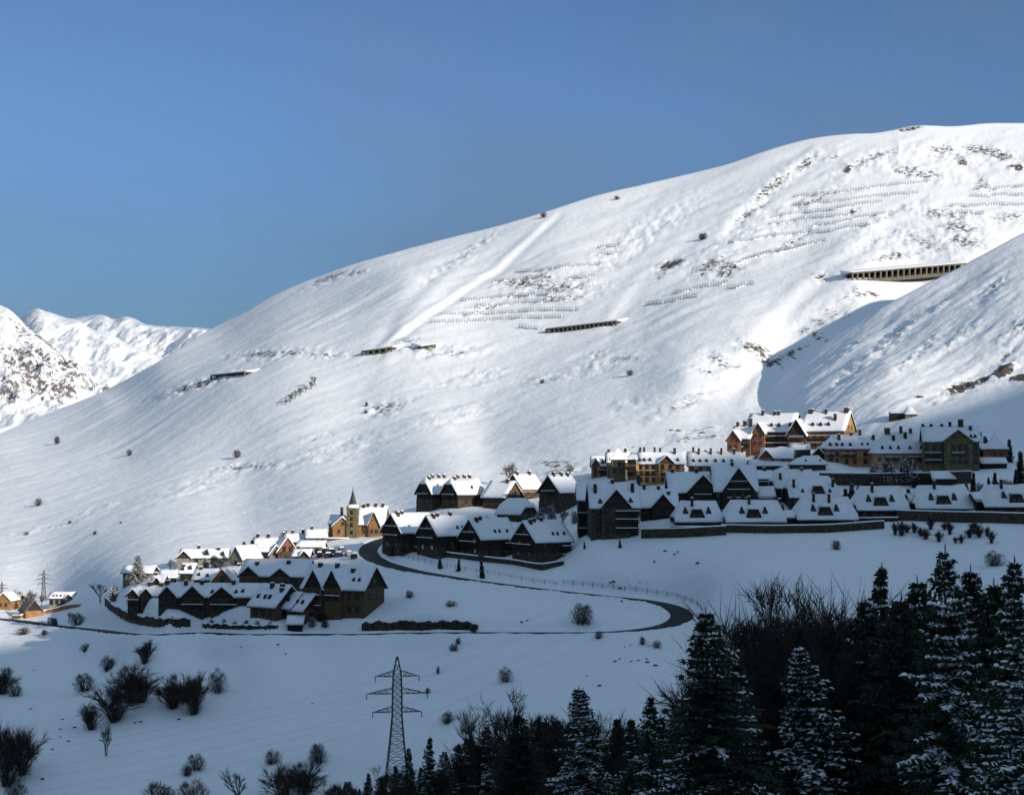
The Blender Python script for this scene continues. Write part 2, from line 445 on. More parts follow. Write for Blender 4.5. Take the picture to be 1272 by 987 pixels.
m1 = far_range('mountain', [(-300,250),(-120,330),(-40,366),(0,380),(14,387),(32,405),(60,426),(90,448),(115,468),(142,487),(170,505),(260,560)], 640, 2500, 5000, M_FAR, 101, 38,
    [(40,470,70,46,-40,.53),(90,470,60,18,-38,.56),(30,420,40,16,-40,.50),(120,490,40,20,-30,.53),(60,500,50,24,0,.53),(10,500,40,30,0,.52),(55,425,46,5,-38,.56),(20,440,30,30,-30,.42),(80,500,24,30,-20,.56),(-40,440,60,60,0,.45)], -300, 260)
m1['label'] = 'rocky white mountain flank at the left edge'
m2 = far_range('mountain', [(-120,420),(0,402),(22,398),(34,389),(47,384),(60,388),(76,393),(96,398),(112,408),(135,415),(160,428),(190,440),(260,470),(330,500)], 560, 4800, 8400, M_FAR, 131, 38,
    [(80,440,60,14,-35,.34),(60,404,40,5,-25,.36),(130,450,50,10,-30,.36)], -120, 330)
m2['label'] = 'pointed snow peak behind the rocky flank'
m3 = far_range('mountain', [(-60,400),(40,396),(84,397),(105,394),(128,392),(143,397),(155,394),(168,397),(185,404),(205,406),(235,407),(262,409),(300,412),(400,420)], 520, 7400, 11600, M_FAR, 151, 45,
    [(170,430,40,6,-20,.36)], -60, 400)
m3['label'] = 'far snowy ridge beside the pointed peak'

# ------------------------------------------------------------------ ray casting on the ground
def bvh_of(o):
    me = o.data
    co = np.empty(len(me.vertices) * 3); me.vertices.foreach_get('co', co)
    lo = np.empty(len(me.loops), np.int32); me.loops.foreach_get('vertex_index', lo)
    return BVHTree.FromPolygons([tuple(c) for c in co.reshape(-1, 3)], [tuple(q) for q in lo.reshape(-1, 4)])
BVHS = [bvh_of(slope), bvh_of(spur)]

def hit(px, py):
    """where the line of sight of a photo pixel meets the ground"""
    a, b = ray(px, py)
    d = Vector((a, 1, b)).normalized()
    best = None
    for t in BVHS:
        h = t.ray_cast(Vector((0, 0, 0)), d)
        if h[0] is not None and (best is None or h[3] < best[1]):
            best = (h[0], h[3])
    return best[0] if best else at(px, py, 500)

def hit_slope(px, py):
    """the same on the main mountainside only, also where the spur hides it"""
    a, b = ray(px, py)
    h = BVHS[0].ray_cast(Vector((0, 0, 0)), Vector((a, 1, b)).normalized())
    return h[0]

def ground(x, y):
    z = None
    for t in BVHS:
        h = t.ray_cast(Vector((x, y, 900)), Vector((0, 0, -1)))
        if h[0] is not None and (z is None or h[0].z > z):
            z = h[0].z
    return z if z is not None else -2 - 0.215 * y

# ------------------------------------------------------------------ light
SUN_TO = Vector((0.66, -0.68, 0.305)).normalized()       # towards the sun: behind us, from the right, low
EL = math.asin(SUN_TO.z)
AZ = math.atan2(SUN_TO.x, SUN_TO.y)                       # clockwise from +y
sun_d = bpy.data.lights.new('sun', 'SUN')
sun_d.energy = 3.7
sun_d.angle = R(0.55)
sun_d.color = (1.0, 0.90, 0.79)
sun = bpy.data.objects.new('sun', sun_d); COL.objects.link(sun)
sun.rotation_euler = SUN_TO.to_track_quat('Z', 'Y').to_euler()
w = bpy.data.worlds.new('World'); SC.world = w; w.use_nodes = True
nt = w.node_tree
sky = nt.nodes.new('ShaderNodeTexSky'); sky.sky_type = 'NISHITA'; sky.sun_disc = False
sky.sun_elevation = EL; sky.sun_rotation = AZ
sky.altitude = 1700; sky.air_density = 0.9; sky.dust_density = 0.3; sky.ozone_density = 4.2
# unseen pale layer added high overhead as fill, whitens the light in the shade
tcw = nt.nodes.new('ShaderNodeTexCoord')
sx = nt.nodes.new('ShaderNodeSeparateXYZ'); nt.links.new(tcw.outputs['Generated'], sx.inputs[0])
fill_veil = nt.nodes.new('ShaderNodeMapRange'); fill_veil.interpolation_type = 'SMOOTHSTEP'
fill_veil.inputs[1].default_value = 0.30; fill_veil.inputs[2].default_value = 0.62
nt.links.new(sx.outputs['Z'], fill_veil.inputs[0])
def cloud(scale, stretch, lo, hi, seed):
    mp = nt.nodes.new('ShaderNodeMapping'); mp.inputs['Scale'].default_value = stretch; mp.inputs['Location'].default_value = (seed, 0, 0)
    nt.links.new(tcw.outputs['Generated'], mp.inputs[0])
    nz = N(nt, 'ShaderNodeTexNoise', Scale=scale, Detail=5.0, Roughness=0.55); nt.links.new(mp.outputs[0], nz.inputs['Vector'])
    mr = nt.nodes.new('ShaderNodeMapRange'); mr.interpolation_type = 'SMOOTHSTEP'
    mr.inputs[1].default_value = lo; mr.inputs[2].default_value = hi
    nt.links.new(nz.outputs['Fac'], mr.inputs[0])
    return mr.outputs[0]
fill_c = cloud(2.2, (1, 1, 1), 0.25, 0.75, 3.1)
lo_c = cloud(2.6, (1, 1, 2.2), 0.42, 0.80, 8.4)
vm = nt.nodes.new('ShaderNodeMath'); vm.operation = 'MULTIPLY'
nt.links.new(fill_veil.outputs[0], vm.inputs[0]); nt.links.new(fill_c, vm.inputs[1])
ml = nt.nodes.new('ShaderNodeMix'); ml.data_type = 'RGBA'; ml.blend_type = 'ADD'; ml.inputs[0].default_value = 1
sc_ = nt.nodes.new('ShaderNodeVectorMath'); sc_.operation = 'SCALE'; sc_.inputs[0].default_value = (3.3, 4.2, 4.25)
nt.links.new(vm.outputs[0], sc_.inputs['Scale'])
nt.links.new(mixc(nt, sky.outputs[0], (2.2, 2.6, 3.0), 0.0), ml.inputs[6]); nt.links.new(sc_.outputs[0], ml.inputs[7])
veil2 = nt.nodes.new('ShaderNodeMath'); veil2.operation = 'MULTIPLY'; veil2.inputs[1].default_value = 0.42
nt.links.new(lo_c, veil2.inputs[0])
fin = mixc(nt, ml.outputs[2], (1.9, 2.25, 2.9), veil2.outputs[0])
# clear dry air: little brightening towards the horizon
hz_ = nt.nodes.new('ShaderNodeMapRange'); hz_.interpolation_type = 'SMOOTHSTEP'
hz_.inputs[1].default_value = 0.0; hz_.inputs[2].default_value = 0.26; hz_.inputs[3].default_value = 0.38; hz_.inputs[4].default_value = 1.0
nt.links.new(sx.outputs['Z'], hz_.inputs[0])
dim = nt.nodes.new('ShaderNodeVectorMath'); dim.operation = 'SCALE'
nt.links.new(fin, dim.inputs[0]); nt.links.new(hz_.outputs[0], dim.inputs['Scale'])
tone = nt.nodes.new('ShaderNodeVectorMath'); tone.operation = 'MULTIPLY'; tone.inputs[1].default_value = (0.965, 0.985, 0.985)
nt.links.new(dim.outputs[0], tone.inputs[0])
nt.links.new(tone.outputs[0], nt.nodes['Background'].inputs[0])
nt.nodes['Background'].inputs[1].default_value = 0.07
SC.view_settings.view_transform = 'Standard'
SC.view_settings.look = 'None'
SC.view_settings.exposure = 0.6
SC.view_settings.gamma = 1.0

# ---- the shaded hill behind us, whose crest throws the shadow over the valley
TERM = [(150,752),(220,726),(300,712),(400,698),(440,688),(480,668),(520,645),(600,632),(680,618),(740,606),
        (800,592),(850,588),(900,576),(950,566),(1000,562),(1060,540),(1140,512),(1200,495),(1272,470),(1400,440),(1540,410)]
YC = -330.0
cx, cz = [], []
for (px, py) in TERM:
    p = hit(px, py)
    t = (YC - p.y) / SUN_TO.y
    q = p + SUN_TO * t
    cx.append(q.x); cz.append(q.z)
o_ = np.argsort(cx); cx = np.array(cx)[o_]; cz = np.array(cz)[o_]
cz = np.minimum.accumulate(cz[::-1])[::-1]
print('crest', [(round(x), round(z)) for x, z in zip(cx, cz)])
gx = np.arange(-700, 2600, 8.0)
crest_z = np.interp(gx, np.r_[-700, 0, cx, 2600], np.r_[40, 100, cz, cz[-1] + 60])
crest_z += 1.2 * fbm(gx / 30, gx * 0, 3, 7)
prof = [(-6, 0.0), (-40, 0.05), (-120, 0.28), (-220, 0.65), (-290, 0.92), (YC, 1.0), (-380, 0.95), (-520, 0.7), (-800, 0.2)]
hx = np.tile(gx, (len(prof), 1)); hy = np.array([[p[0]] * len(gx) for p in prof])
z0 = -3.5 - 0.02 * np.abs(gx)
hz = np.array([z0 + (crest_z - z0) * p[1] for p in prof])
hillm = grid_mesh('hill', hx, hy, hz, M_SLOPE, {'rock': np.zeros_like(hx)})
tag(hillm, 'steep hill behind the viewpoint', kind='structure')
# ================================================================== building kit
M_SNOW = noisy('settled_snow', (0.80, 0.815, 0.84), (0.87, 0.875, 0.88), 0.9, 0.75, 0.35, 6, 0.25)
M_DARKWOOD = noisy('dark_timber', (0.018, 0.013, 0.009), (0.042, 0.031, 0.021), 1.6, 0.8, 0.3, 6, 0.05, stretch=(1, 1, 6))
M_WOOD = noisy('brown_timber', (0.07, 0.043, 0.024), (0.13, 0.082, 0.045), 1.6, 0.8, 0.3, 6, 0.05, stretch=(1, 1, 6))
M_REDWOOD = noisy('red_timber', (0.17, 0.060, 0.032), (0.26, 0.10, 0.05), 1.4, 0.8, 0.3, 6, 0.05, stretch=(1, 1, 6))
M_STONE = noisy('dark_stone', (0.030, 0.023, 0.015), (0.085, 0.066, 0.044), 1.3, 0.9, 0.6, 6, 0.12)
M_GREYSTONE = noisy('grey_stone', (0.12, 0.11, 0.095), (0.26, 0.24, 0.205), 1.3, 0.9, 0.6, 6, 0.12)
M_OLIVE = noisy('olive_stone', (0.085, 0.068, 0.032), (0.17, 0.14, 0.075), 1.3, 0.9, 0.6, 6, 0.1)
M_WARM = noisy('warm_stone', (0.21, 0.105, 0.042), (0.34, 0.185, 0.080), 1.1, 0.9, 0.5, 6, 0.1)
M_OCHRE = noisy('ochre_plaster', (0.34, 0.18, 0.055), (0.45, 0.255, 0.085), 0.6, 0.85, 0.2, 5, 0.05)
M_TERRA = noisy('terracotta_plaster', (0.33, 0.155, 0.065), (0.43, 0.22, 0.10), 0.6, 0.85, 0.2, 5, 0.05)
M_PINK = noisy('pink_plaster', (0.36, 0.20, 0.13), (0.46, 0.27, 0.18), 0.6, 0.85, 0.2, 5, 0.05)
M_SLATE = noisy('slate', (0.022, 0.026, 0.034), (0.055, 0.062, 0.075), 2.0, 0.55, 0.3, 5, 0.05)
M_GLASS, _nt, _b = new_mat('window_glass')
_b.inputs['Base Color'].default_value = (0.02, 0.025, 0.03, 1); _b.inputs['Roughness'].default_value = 0.12
M_PALE = noisy('pale_window_frame', (0.20, 0.14, 0.085), (0.30, 0.22, 0.14), 3, 0.6)
M_CONC = noisy('concrete', (0.26, 0.235, 0.20), (0.36, 0.33, 0.285), 0.5, 0.9, 0.2, 5, 0.05)
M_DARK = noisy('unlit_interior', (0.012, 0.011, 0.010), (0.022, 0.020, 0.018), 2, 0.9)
M_ASPHALT = noisy('asphalt', (0.016, 0.017, 0.017), (0.040, 0.041, 0.040), 0.7, 0.8, 0.2, 6, 0.02)
M_STEEL = noisy('galvanised_steel', (0.045, 0.048, 0.05), (0.085, 0.088, 0.09), 3, 0.5, metal=0.3)

class MB:
    """collects faces, builds ONE mesh object"""
    def __init__(s):
        s.v, s.f, s.m = [], [], []
    def face(s, pts, m=0):
        i = len(s.v); s.v += [tuple(p) for p in pts]; s.f.append(tuple(range(i, i + len(pts)))); s.m.append(m)
    def hexa(s, p, m=0, top=None):
        """8 corners: 4 bottom then 4 top, counter-clockwise"""
        i = len(s.v); s.v += [tuple(q) for q in p]
        for k, q in enumerate(((3, 2, 1, 0), (4, 5, 6, 7), (0, 1, 5, 4), (1, 2, 6, 5), (2, 3, 7, 6), (3, 0, 4, 7))):
            s.f.append(tuple(i + j for j in q)); s.m.append(top if (k == 1 and top is not None) else m)
    def box(s, x0, x1, y0, y1, z0, z1, m=0, top=None):
        s.hexa([(x0, y0, z0), (x1, y0, z0), (x1, y1, z0), (x0, y1, z0), (x0, y0, z1), (x1, y0, z1), (x1, y1, z1), (x0, y1, z1)], m, top)
    def bar(s, a, b, r, m=0, r2=None, n=4):
        a, b = Vector(a), Vector(b); d = (b - a)
        if d.length < 1e-6: return
        d.normalize()
        t = d.cross(Vector((0, 0, 1)));
        if t.length < 1e-3: t = Vector((1, 0, 0))
        t.normalize(); u = d.cross(t); r2 = r if r2 is None else r2
        i = len(s.v)
        for c, rr in ((a, r), (b, r2)):
            for k in range(n):
                an = 2 * PI * k / n + PI / 4
                s.v.append(tuple(c + t * (math.cos(an) * rr) + u * (math.sin(an) * rr)))
        for k in range(n):
            s.f.append((i + k, i + (k + 1) % n, i + n + (k + 1) % n, i + n + k)); s.m.append(m)
        s.f.append(tuple(i + n - 1 - k for k in range(n))); s.m.append(m)
        s.f.append(tuple(i + n + k for k in range(n))); s.m.append(m)
    def sheet(s, polys, z0, z1, m=0, mtop=None):
        """a folded roof sheet given thickness from z0 to z1 (metres above the sheet)"""
        key = lambda p: tuple(round(c, 3) for c in p)
        edges = {}
        for P in polys:
            s.face([(p[0], p[1], p[2] + z1) for p in P], m if mtop is None else mtop)
            s.face([(p[0], p[1], p[2] + z0) for p in reversed(P)], m)
            for a, b in zip(P, P[1:] + P[:1]):
                k = (key(a), key(b)); r = (k[1], k[0])
                if r in edges: del edges[r]
                else: edges[k] = (a, b)
        for a, b in edges.values():
            s.face([(a[0], a[1], a[2] + z0), (b[0], b[1], b[2] + z0), (b[0], b[1], b[2] + z1), (a[0], a[1], a[2] + z1)], m)
    def build(s, name, mats, parent=None, M=None, smooth=False, weld=False):
        me = bpy.data.meshes.new(name)
        vs = s.v if M is None else [tuple(M @ Vector(p)) for p in s.v]
        me.from_pydata(vs, [], s.f)
        mats = mats if isinstance(mats, (list, tuple)) else [mats]
        for m in mats: me.materials.append(m)
        me.polygons.foreach_set('material_index', s.m)
        if smooth: me.polygons.foreach_set('use_smooth', [True] * len(s.f))
        if weld:
            bm = bmesh.new(); bm.from_mesh(me); bmesh.ops.remove_doubles(bm, verts=bm.verts, dist=1e-3); bm.to_mesh(me); bm.free()
        me.update()
        o = bpy.data.objects.new(name, me); COL.objects.link(o)
        if parent is not None: o.parent = parent
        return o

def empty(name, loc, yaw=0.0):
    o = bpy.data.objects.new(name, None); COL.objects.link(o)
    o.empty_display_size = 1.0
    o.location = loc; o.rotation_euler = (0, 0, yaw)
    return o

KIDS = {}
def kids(o):
    return [c for c in bpy.data.objects if c.parent == o]

def copy_tree(o, parent=None):
    c = o.copy(); COL.objects.link(c)
    c.parent = parent
    for ch in o.children:
        copy_tree(ch, c)
    return c

# windows share a few meshes
def window_mesh(w, h, frame_m):
    b = MB()
    b.box(-w/2, w/2, -0.05, 0.03, 0, h, 0)
    g = 0.10
    b.box(-w/2 + g, -0.04, -0.07, -0.052, g, h - g, 1)
    b.box(0.04, w/2 - g, -0.07, -0.052, g, h - g, 1)
    b.box(-w/2 - 0.08, w/2 + 0.08, -0.17, 0.0, -0.12, -0.002, 2)
    o = b.build('window', [frame_m, M_GLASS, frame_m])
    me = o.data; bpy.data.objects.remove(o)
    return me
WIN = {'pale': window_mesh(1.15, 1.45, M_PALE), 'dark': window_mesh(1.15, 1.45, M_DARKWOOD), 'small': window_mesh(0.8, 1.0, M_PALE)}

def add_window(root, M, x, y, z, rot, kind):
    o = bpy.data.objects.new('window', WIN[kind]); COL.objects.link(o); o.parent = root
    o.matrix_local = M @ Matrix.Translation((x, y, z)) @ Matrix.Rotation(rot, 4, 'Z')
    return o

def roof_polys(L, W, H, RH, o, hl, hr, fh):
    """gable roof over x -L/2..L/2, y 0..W; hl/hr: how far the ridge is cut back by a (half) hip; fh: height share where the hip starts"""
    m = RH / (W / 2)
    xl, xr = -L/2 - o, L/2 + o
    ze = H - o * m; zr = H + RH; yc = W / 2
    zh = ze + (zr - ze) * fh; yo = yc * 0 + (zh - H) / m
    rl, rr = (xl + hl, yc, zr), (xr - hr, yc, zr)
    A, B = (xl, -o, ze), (xr, -o, ze)
    C, D = (xr, W + o, ze), (xl, W + o, ze)
    Fr, Br = (xr, yo, zh), (xr, W - yo, zh)
    Fl, Bl = (xl, yo, zh), (xl, W - yo, zh)
    front, back = [A, B], [C, D]
    if hr and fh > 0: front.append(Fr)
    front.append(rr); front.append(rl)
    if hl and fh > 0: front.append(Fl)
    if hl and fh > 0: back.append(Bl)
    back.append(rl); back.append(rr)
    if hr and fh > 0: back.append(Br)
    polys = [front, back]
    if hr: polys.append([Fr, Br, rr] if fh > 0 else [B, C, rr])
    if hl: polys.append([Bl, Fl, rl] if fh > 0 else [D, A, rl])
    return polys

def settle(me, M):
    """lumpy, slightly slumped roof snow instead of a ruled slab"""
    bm = bmesh.new(); bm.from_mesh(me)
    bmesh.ops.remove_doubles(bm, verts=bm.verts, dist=.002)
    for _ in range(2):
        ed = [e for e in bm.edges if e.calc_length() > 1.3]
        if ed: bmesh.ops.subdivide_edges(bm, edges=ed, cuts=2 if max(e.calc_length() for e in ed) > 4 else 1, use_grid_fill=True)
    bmesh.ops.triangulate(bm, faces=[f for f in bm.faces if len(f.verts) > 4])
    off = random.uniform(0, 99)
    n = np.array([v.co[:] for v in bm.verts])
    k1 = perlin(n[:, 0]*.45 + off, n[:, 1]*.45 + n[:, 2]*.3, 3); k2 = perlin(n[:, 0]*1.3 + off, n[:, 1]*1.3 + n[:, 2], 5)
    for v, a, b in zip(bm.verts, k1, k2):
        up = v.normal.z
        v.co.z += (.16*a + .09*b) if up > .15 else .05*b
        if v.is_boundary or abs(up) < .6: v.co.x += .16*b; v.co.y += .14*a
    for f in bm.faces: f.smooth = True
    bm.to_mesh(me); bm.free(); me.update()

def block(root, M, L, W, H, RH, wall=None, top=None, roofm=None, o=0.7, hl=0, hr=0, fh=0.55, gables=(), dormers=(), chimneys=(), balconies=(),
          wf=None, wl=None, wr=None, wk='dark', plinth=0.0, deep=5.0, snow=0.42, door=None, mg=None, snow_m=None, endbalc=()):
    """one volume of a building, as parts of root; local front wall at y=0, ridge along x"""
    wall = wall or M_STONE; top = top or M_DARKWOOD; roofm = roofm or M_SLATE
    m = RH / (W / 2)
    b = MB()
    b.box(-L/2, L/2, 0, W, -deep, H, 0)
    # gable-end triangles
    yo = (W / 2) * (fh if True else 1)
    for sx, hip in ((-1, hl), (1, hr)):
        x = sx * L / 2; xi = x - sx * 0.25
        if not hip:
            P = [(x, 0, H), (x, W, H), (x, W/2, H + RH)]
        elif fh > 0:
            P = [(x, 0, H), (x, W, H), (x, W - yo, H + RH*fh), (x, yo, H + RH*fh)]
        else:
            continue
        Q = [(xi, p[1], p[2]) for p in P]
        if sx > 0: b.face(P, 1); b.face(Q[::-1], 1)
        else: b.face(P[::-1], 1); b.face(Q, 1)
    polys = roof_polys(L, W, H, RH, o, hl, hr, fh)
    glist = []
    for g in gables:
        gx, gw, gh = g[0], g[1], g[2]; p = g[3] if len(g) > 3 else 0.6
        gh = min(gh, RH * 0.985)
        mgs = gh / (gw / 2); oo = 0.5
        zg = H + gh; ym = gh / m
        fr = -p - 0.6
        yc_ = (-oo * mgs) / m
        for sx in (-1, 1):
            Pp = [(gx, fr, zg), (gx, ym, zg), (gx + sx*(gw/2 + oo), yc_, H - oo*mgs), (gx + sx*(gw/2 + oo), fr, H - oo*mgs)]
            if yc_ < fr: Pp = [(gx, fr, zg), (gx, ym, zg), (gx + sx*gw/2, 0, H), (gx + sx*(gw/2 + oo), fr, H - oo*mgs)]
            if sx < 0: Pp = Pp[::-1]
            glist.append(Pp[::-1])
        b.box(gx - gw/2, gx + gw/2, -p, -0.003, -deep, H, 0)
        b.face([(gx - gw/2, -p, H), (gx + gw/2, -p, H), (gx, -p, zg)], 1)
        b.face([(gx - gw/2, -p + 0.2, H), (gx, -p + 0.2, zg), (gx + gw/2, -p + 0.2, H)], 1)
        # timbering of the gable
        b.box(gx - gw*0.30, gx + gw*0.30, -p - 0.10, -p - 0.003, H + gh*0.34, H + gh*0.34 + 0.22, 2)
    if plinth: 
        b.box(-L/2 - 0.12, L/2 + 0.12, -0.12, W + 0.12, -deep, plinth, 3)
    b.build('wall', [wall, top, M_WOOD, M_STONE], root, M)
    r = MB(); r.sheet(polys, 0.0, 0.20, 0)
    for P in glist: r.sheet([P], 0.03, 0.24, 0)
    roof = r.build('roof', roofm, root, M)
    if snow:
        sn = MB()
        def shrink(P): return [tuple(p) for p in P]
        sn.sheet([shrink(P) for P in polys], 0.205, 0.205 + snow, 0)
        for P in glist: sn.sheet([P], 0.245, 0.235 + snow, 0)
        so = sn.build('snow_cover', snow_m or M_SNOW, roof, M)
        settle(so.data, M)
    for d in dormers:
        dx, dw, dh, dy = d[0], d[1], d[2], d[3]
        if dw < 2: dw, dh = dw * 1.45, dh * 1.45
        tw = d[4] if len(d) > 4 else 0.0
        zb = H + m * dy + 0.1; yb = dy + (dh) / m
        q = MB()
        f1, f2, t1, t2 = (dx - dw/2, dy, zb), (dx + dw/2, dy, zb), (dx + max(tw, .02)/2, dy, zb + dh), (dx - max(tw, .02)/2, dy, zb + dh)
        k1, k2 = (t1[0], yb + 0.3, zb + dh), (t2[0], yb + 0.3, zb + dh)
        q.face([f1, f2, t1, t2], 0)
        q.face([f1, t2, k2], 1); q.face([t1, f2, k1], 1)
        q.face([(f1[0], f1[1], f1[2]-.3), (f2[0], f2[1], f2[2]-.3), f2, f1], 0)
        if tw > 0.3:
            q.hexa([(t2[0]-.25, dy-.35, zb+dh), (t1[0]+.25, dy-.35, zb+dh), (k1[0]+.25, k1[1], zb+dh), (k2[0]-.25, k2[1], zb+dh),
                    (t2[0]-.05, dy-.3, zb+dh+.45), (t1[0]+.05, dy-.3, zb+dh+.45), (k1[0]+.1, k1[1], zb+dh+.45), (k2[0]-.1, k2[1], zb+dh+.45)], 2)
            for wx in (-0.8, 0.8): q.box(dx + wx - .45, dx + wx + .45, dy - .05, dy - .004, zb + .5, zb + 1.6, 3)
        else:
            q.box(dx - dw*.18, dx + dw*.18, dy - .05, dy - .004, zb + .12, zb + dh*.6, 3)
        q.build('dormer', [M_DARKWOOD, M_SLATE, M_SNOW, M_GLASS], roof, M)
    for c in chimneys:
        cx_, cy_, ch = c[0], c[1], c[2]
        zb = H + m * min(cy_, W - cy_) - 0.3
        q = MB(); s_ = c[3] if len(c) > 3 else 0.45
        q.box(cx_ - s_, cx_ + s_, cy_ - s_, cy_ + s_, zb, zb + ch + .3, 0)
        q.box(cx_ - s_ - .12, cx_ + s_ + .12, cy_ - s_ - .12, cy_ + s_ + .12, zb + ch + .303, zb + ch + .42, 0)
        q.box(cx_ - s_, cx_ + s_, cy_ - s_, cy_ + s_, zb + ch + .423, zb + ch + .66, 1)
        q.build('chimney', [M_STONE, M_SNOW], roof, M)
    for (x0, x1, z, dep) in balconies:
        q = MB(); y0 = -dep
        q.box(x0, x1, y0, -0.004, z - 0.18, z, 0)
        q.box(x0, x1, y0, y0 + 0.08, z + 0.80, z + 1.0, 0, 1)
        q.box(x0, x1, y0 - .06, y0 + .16, z + 1.003, z + 1.16, 1)
        n = max(2, int((x1 - x0) / 0.45))
        for k in range(n + 1):
            xx = x0 + 0.05 + (x1 - x0 - 0.1) * k / n
            q.box(xx - 0.06, xx + 0.06, y0 + .01, y0 + .07, z + .003, z + .797, 0)
        q.build('balcony', [M_DARKWOOD, M_SNOW], root, M)
    for (y0, y1, z, dep) in endbalc:      # balconies on the left gable end
        q = MB(); x1 = -L/2; x0 = x1 - dep
        q.box(x0, x1 - .004, y0, y1, z - .18, z, 0)
        q.box(x0, x0 + .08, y0, y1, z + .55, z + 1.0, 0)
        q.box(x0 - .06, x0 + .16, y0, y1, z + 1.003, z + 1.16, 1)
        q.build('balcony', [M_DARKWOOD, M_SNOW], root, M)
    if wf:
        for (x, z) in wf: add_window(root, M, x, -0.06 - next((g[3] if len(g) > 3 else 0.6 for g in gables if abs(x - g[0]) < g[1]/2), 0), z, 0, wk)
    for (y, z) in (wl or ()): add_window(root, M, -L/2 - 0.06, y, z, -PI/2, wk)
    for (y, z) in (wr or ()): add_window(root, M, L/2 + 0.06, y, z, PI/2, wk)
    if door is not None:
        q = MB(); q.box(door - .6, door + .6, -0.09, -0.004, 0, 2.1, 0); q.box(door - .5, door + .5, -.12, -.093, .1, 2.0, 1)
        q.build('door', [M_WOOD, M_DARKWOOD], root, M)
    return roof

I4 = Matrix.Identity(4)
def mpp(d): return d / FOC

def grid_w(xs, zs): return [(x, z) for z in zs for x in xs]

def facing(name, label, cat, group, x0, x1, yb, ye, yr, W=10.0, d=None, gables=(), dormers=(), chimneys=(), yaw=0.0, floors=None, cols=None, balc=(), **kw):
    """a building whose eave side faces us; given by its outline in the photo (columns x0..x1, base, eave and ridge rows)"""
    pc = (x0 + x1) / 2
    P = hit(pc, yb)
    if d: P = at(pc, yb, d)
    D_ = P.y; s = mpp(D_)
    o = kw.pop('o', 0.6)
    L = (x1 - x0) * s - 2 * o
    H = (yb - ye) * s + 0.3
    zr = at(pc, yr, D_ + W / 2).z - P.z - 0.5
    RH = max(zr - H, 1.5)
    root = empty(name, P, R(yaw))
    X = lambda q: (q - pc) * s
    gs = []
    for g in gables:
        gw = g[1] * s
        gh = min(at(pc, g[2], D_ - 1).z - P.z - H - 0.4, RH * 0.96)
        gs.append((X(g[0]), gw, gh, g[3] if len(g) > 3 else 0.8))
    m = RH / (W / 2)
    ds = []
    for q in dormers:                     # px, row of its foot, width, height, top width
        zf = (yb - q[1]) * s
        y = max(0.1, (zf - H) / m); y = max(0.1, (zf + y * 0.0 - H) / (m - (PCY + 86.5 - q[1]) / FOC * 0 ))
        ds.append((X(q[0]), q[2], q[3], y) + tuple(q[4:]))
    cs = [(X(c[0]), W * c[1], c[2]) + tuple(c[3:]) for c in chimneys]
    bs = [(X(q[0]), X(q[1]), (yb - q[2]) * s, q[3] if len(q) > 3 else 1.3) for q in balc]
    wf = None
    if cols:
        xs = [X(c) for c in cols]; zs = [(yb - f) * s for f in (floors or ())]
        wf = grid_w(xs, zs)
    block(root, I4, L, W, H, RH, o=o, gables=gs, dormers=ds, chimneys=cs, balconies=bs, wf=wf, **kw)
    tag(root, label, cat, group)
    return root

def angled(name, label, cat, group, px, py, L, W, H, RH, yaw, dz=0.0, d=None, **kw):
    """a building given in metres; the middle of its front wall stands at a photo pixel"""
    P = hit(px, py) if not d else at(px, py, d)
    P = P + Vector((0, 0, dz))
    root = empty(name, P, R(yaw))
    block(root, I4, L, W, H, RH, **kw)
    tag(root, label, cat, group)
    return root
# ================================================================== the village
def gable_front(name, label, cat, group, px, py, w, depth, H, RH, yaw=90.0, d=None, **kw):
    """a house whose gable end faces us (yaw 90); the middle of that gable's foot stands at a photo pixel"""
    P = hit(px, py) if not d else at(px, py, d)
    root = empty(name, P, R(yaw))
    block(root, Matrix.Translation((depth / 2, -w / 2, 0)), depth, w, H, RH, **kw)
    tag(root, label, cat, group)
    return root

GL, GM, GF, GU = 'houses of the lower hamlet', 'dark chalets of the middle rows', 'broad roofed chalets of the front row', 'buildings of the upper village'
# ---------------------------------------------------------------- lower hamlet on the left
facing('row_house', 'long dark row house with three front gables nearest the lower road', 'house', GL, 196, 324, 766, 743, 724, W=11, yaw=-5, wall=M_STONE,
       gables=[(208, 23, 728), (240, 27, 727), (277, 29, 728)], chimneys=[(200, .4, 1.6), (224, .4, 1.6), (244, .45, 1.4), (284, .45, 1.4)],
       dormers=[(262, 740, 1.3, 1.0), (300, 739, 1.3, 1.0), (292, 740, 1.3, 1.0)], balc=[(226, 254, 755), (262, 296, 755)], cols=[205, 212, 236, 246, 272, 284, 308], floors=(751, 763), wr=[(3, 3.2), (7, 3.2), (5.5, 6)])
facing('row_house', 'curved left end of the front hamlet row with two small gables', 'house', GL, 156, 200, 757, 741, 727, W=10, yaw=-14, deep=2.5, wall=M_STONE,
       gables=[(166, 15, 731), (184, 16, 730)], chimneys=[(176, .45, 1.6), (192, .45, 1.4)], balc=[(158, 174, 749)], cols=[166, 184, 194], floors=(751,))
angled('chalet', 'tilted snowy roof with three dormers below the brown row house', 'house', GL, 326, 768, 8.6, 10.5, 3.2, 4.6, -36, wall=M_WOOD,
       dormers=[(-3, 1.2, 1.1, 1.2), (-.6, 1.2, 1.1, 1.2), (1.0, 1.2, 1.1, 1.2)], chimneys=[(-.8, 4.2, 1.6), (2.6, 4.4, 1.3), (3.4, 3.4, 1.3)], wf=[(-2.5, .8), (0, .8), (2.5, .8)], wr=[(3, 1), (6, 1)])
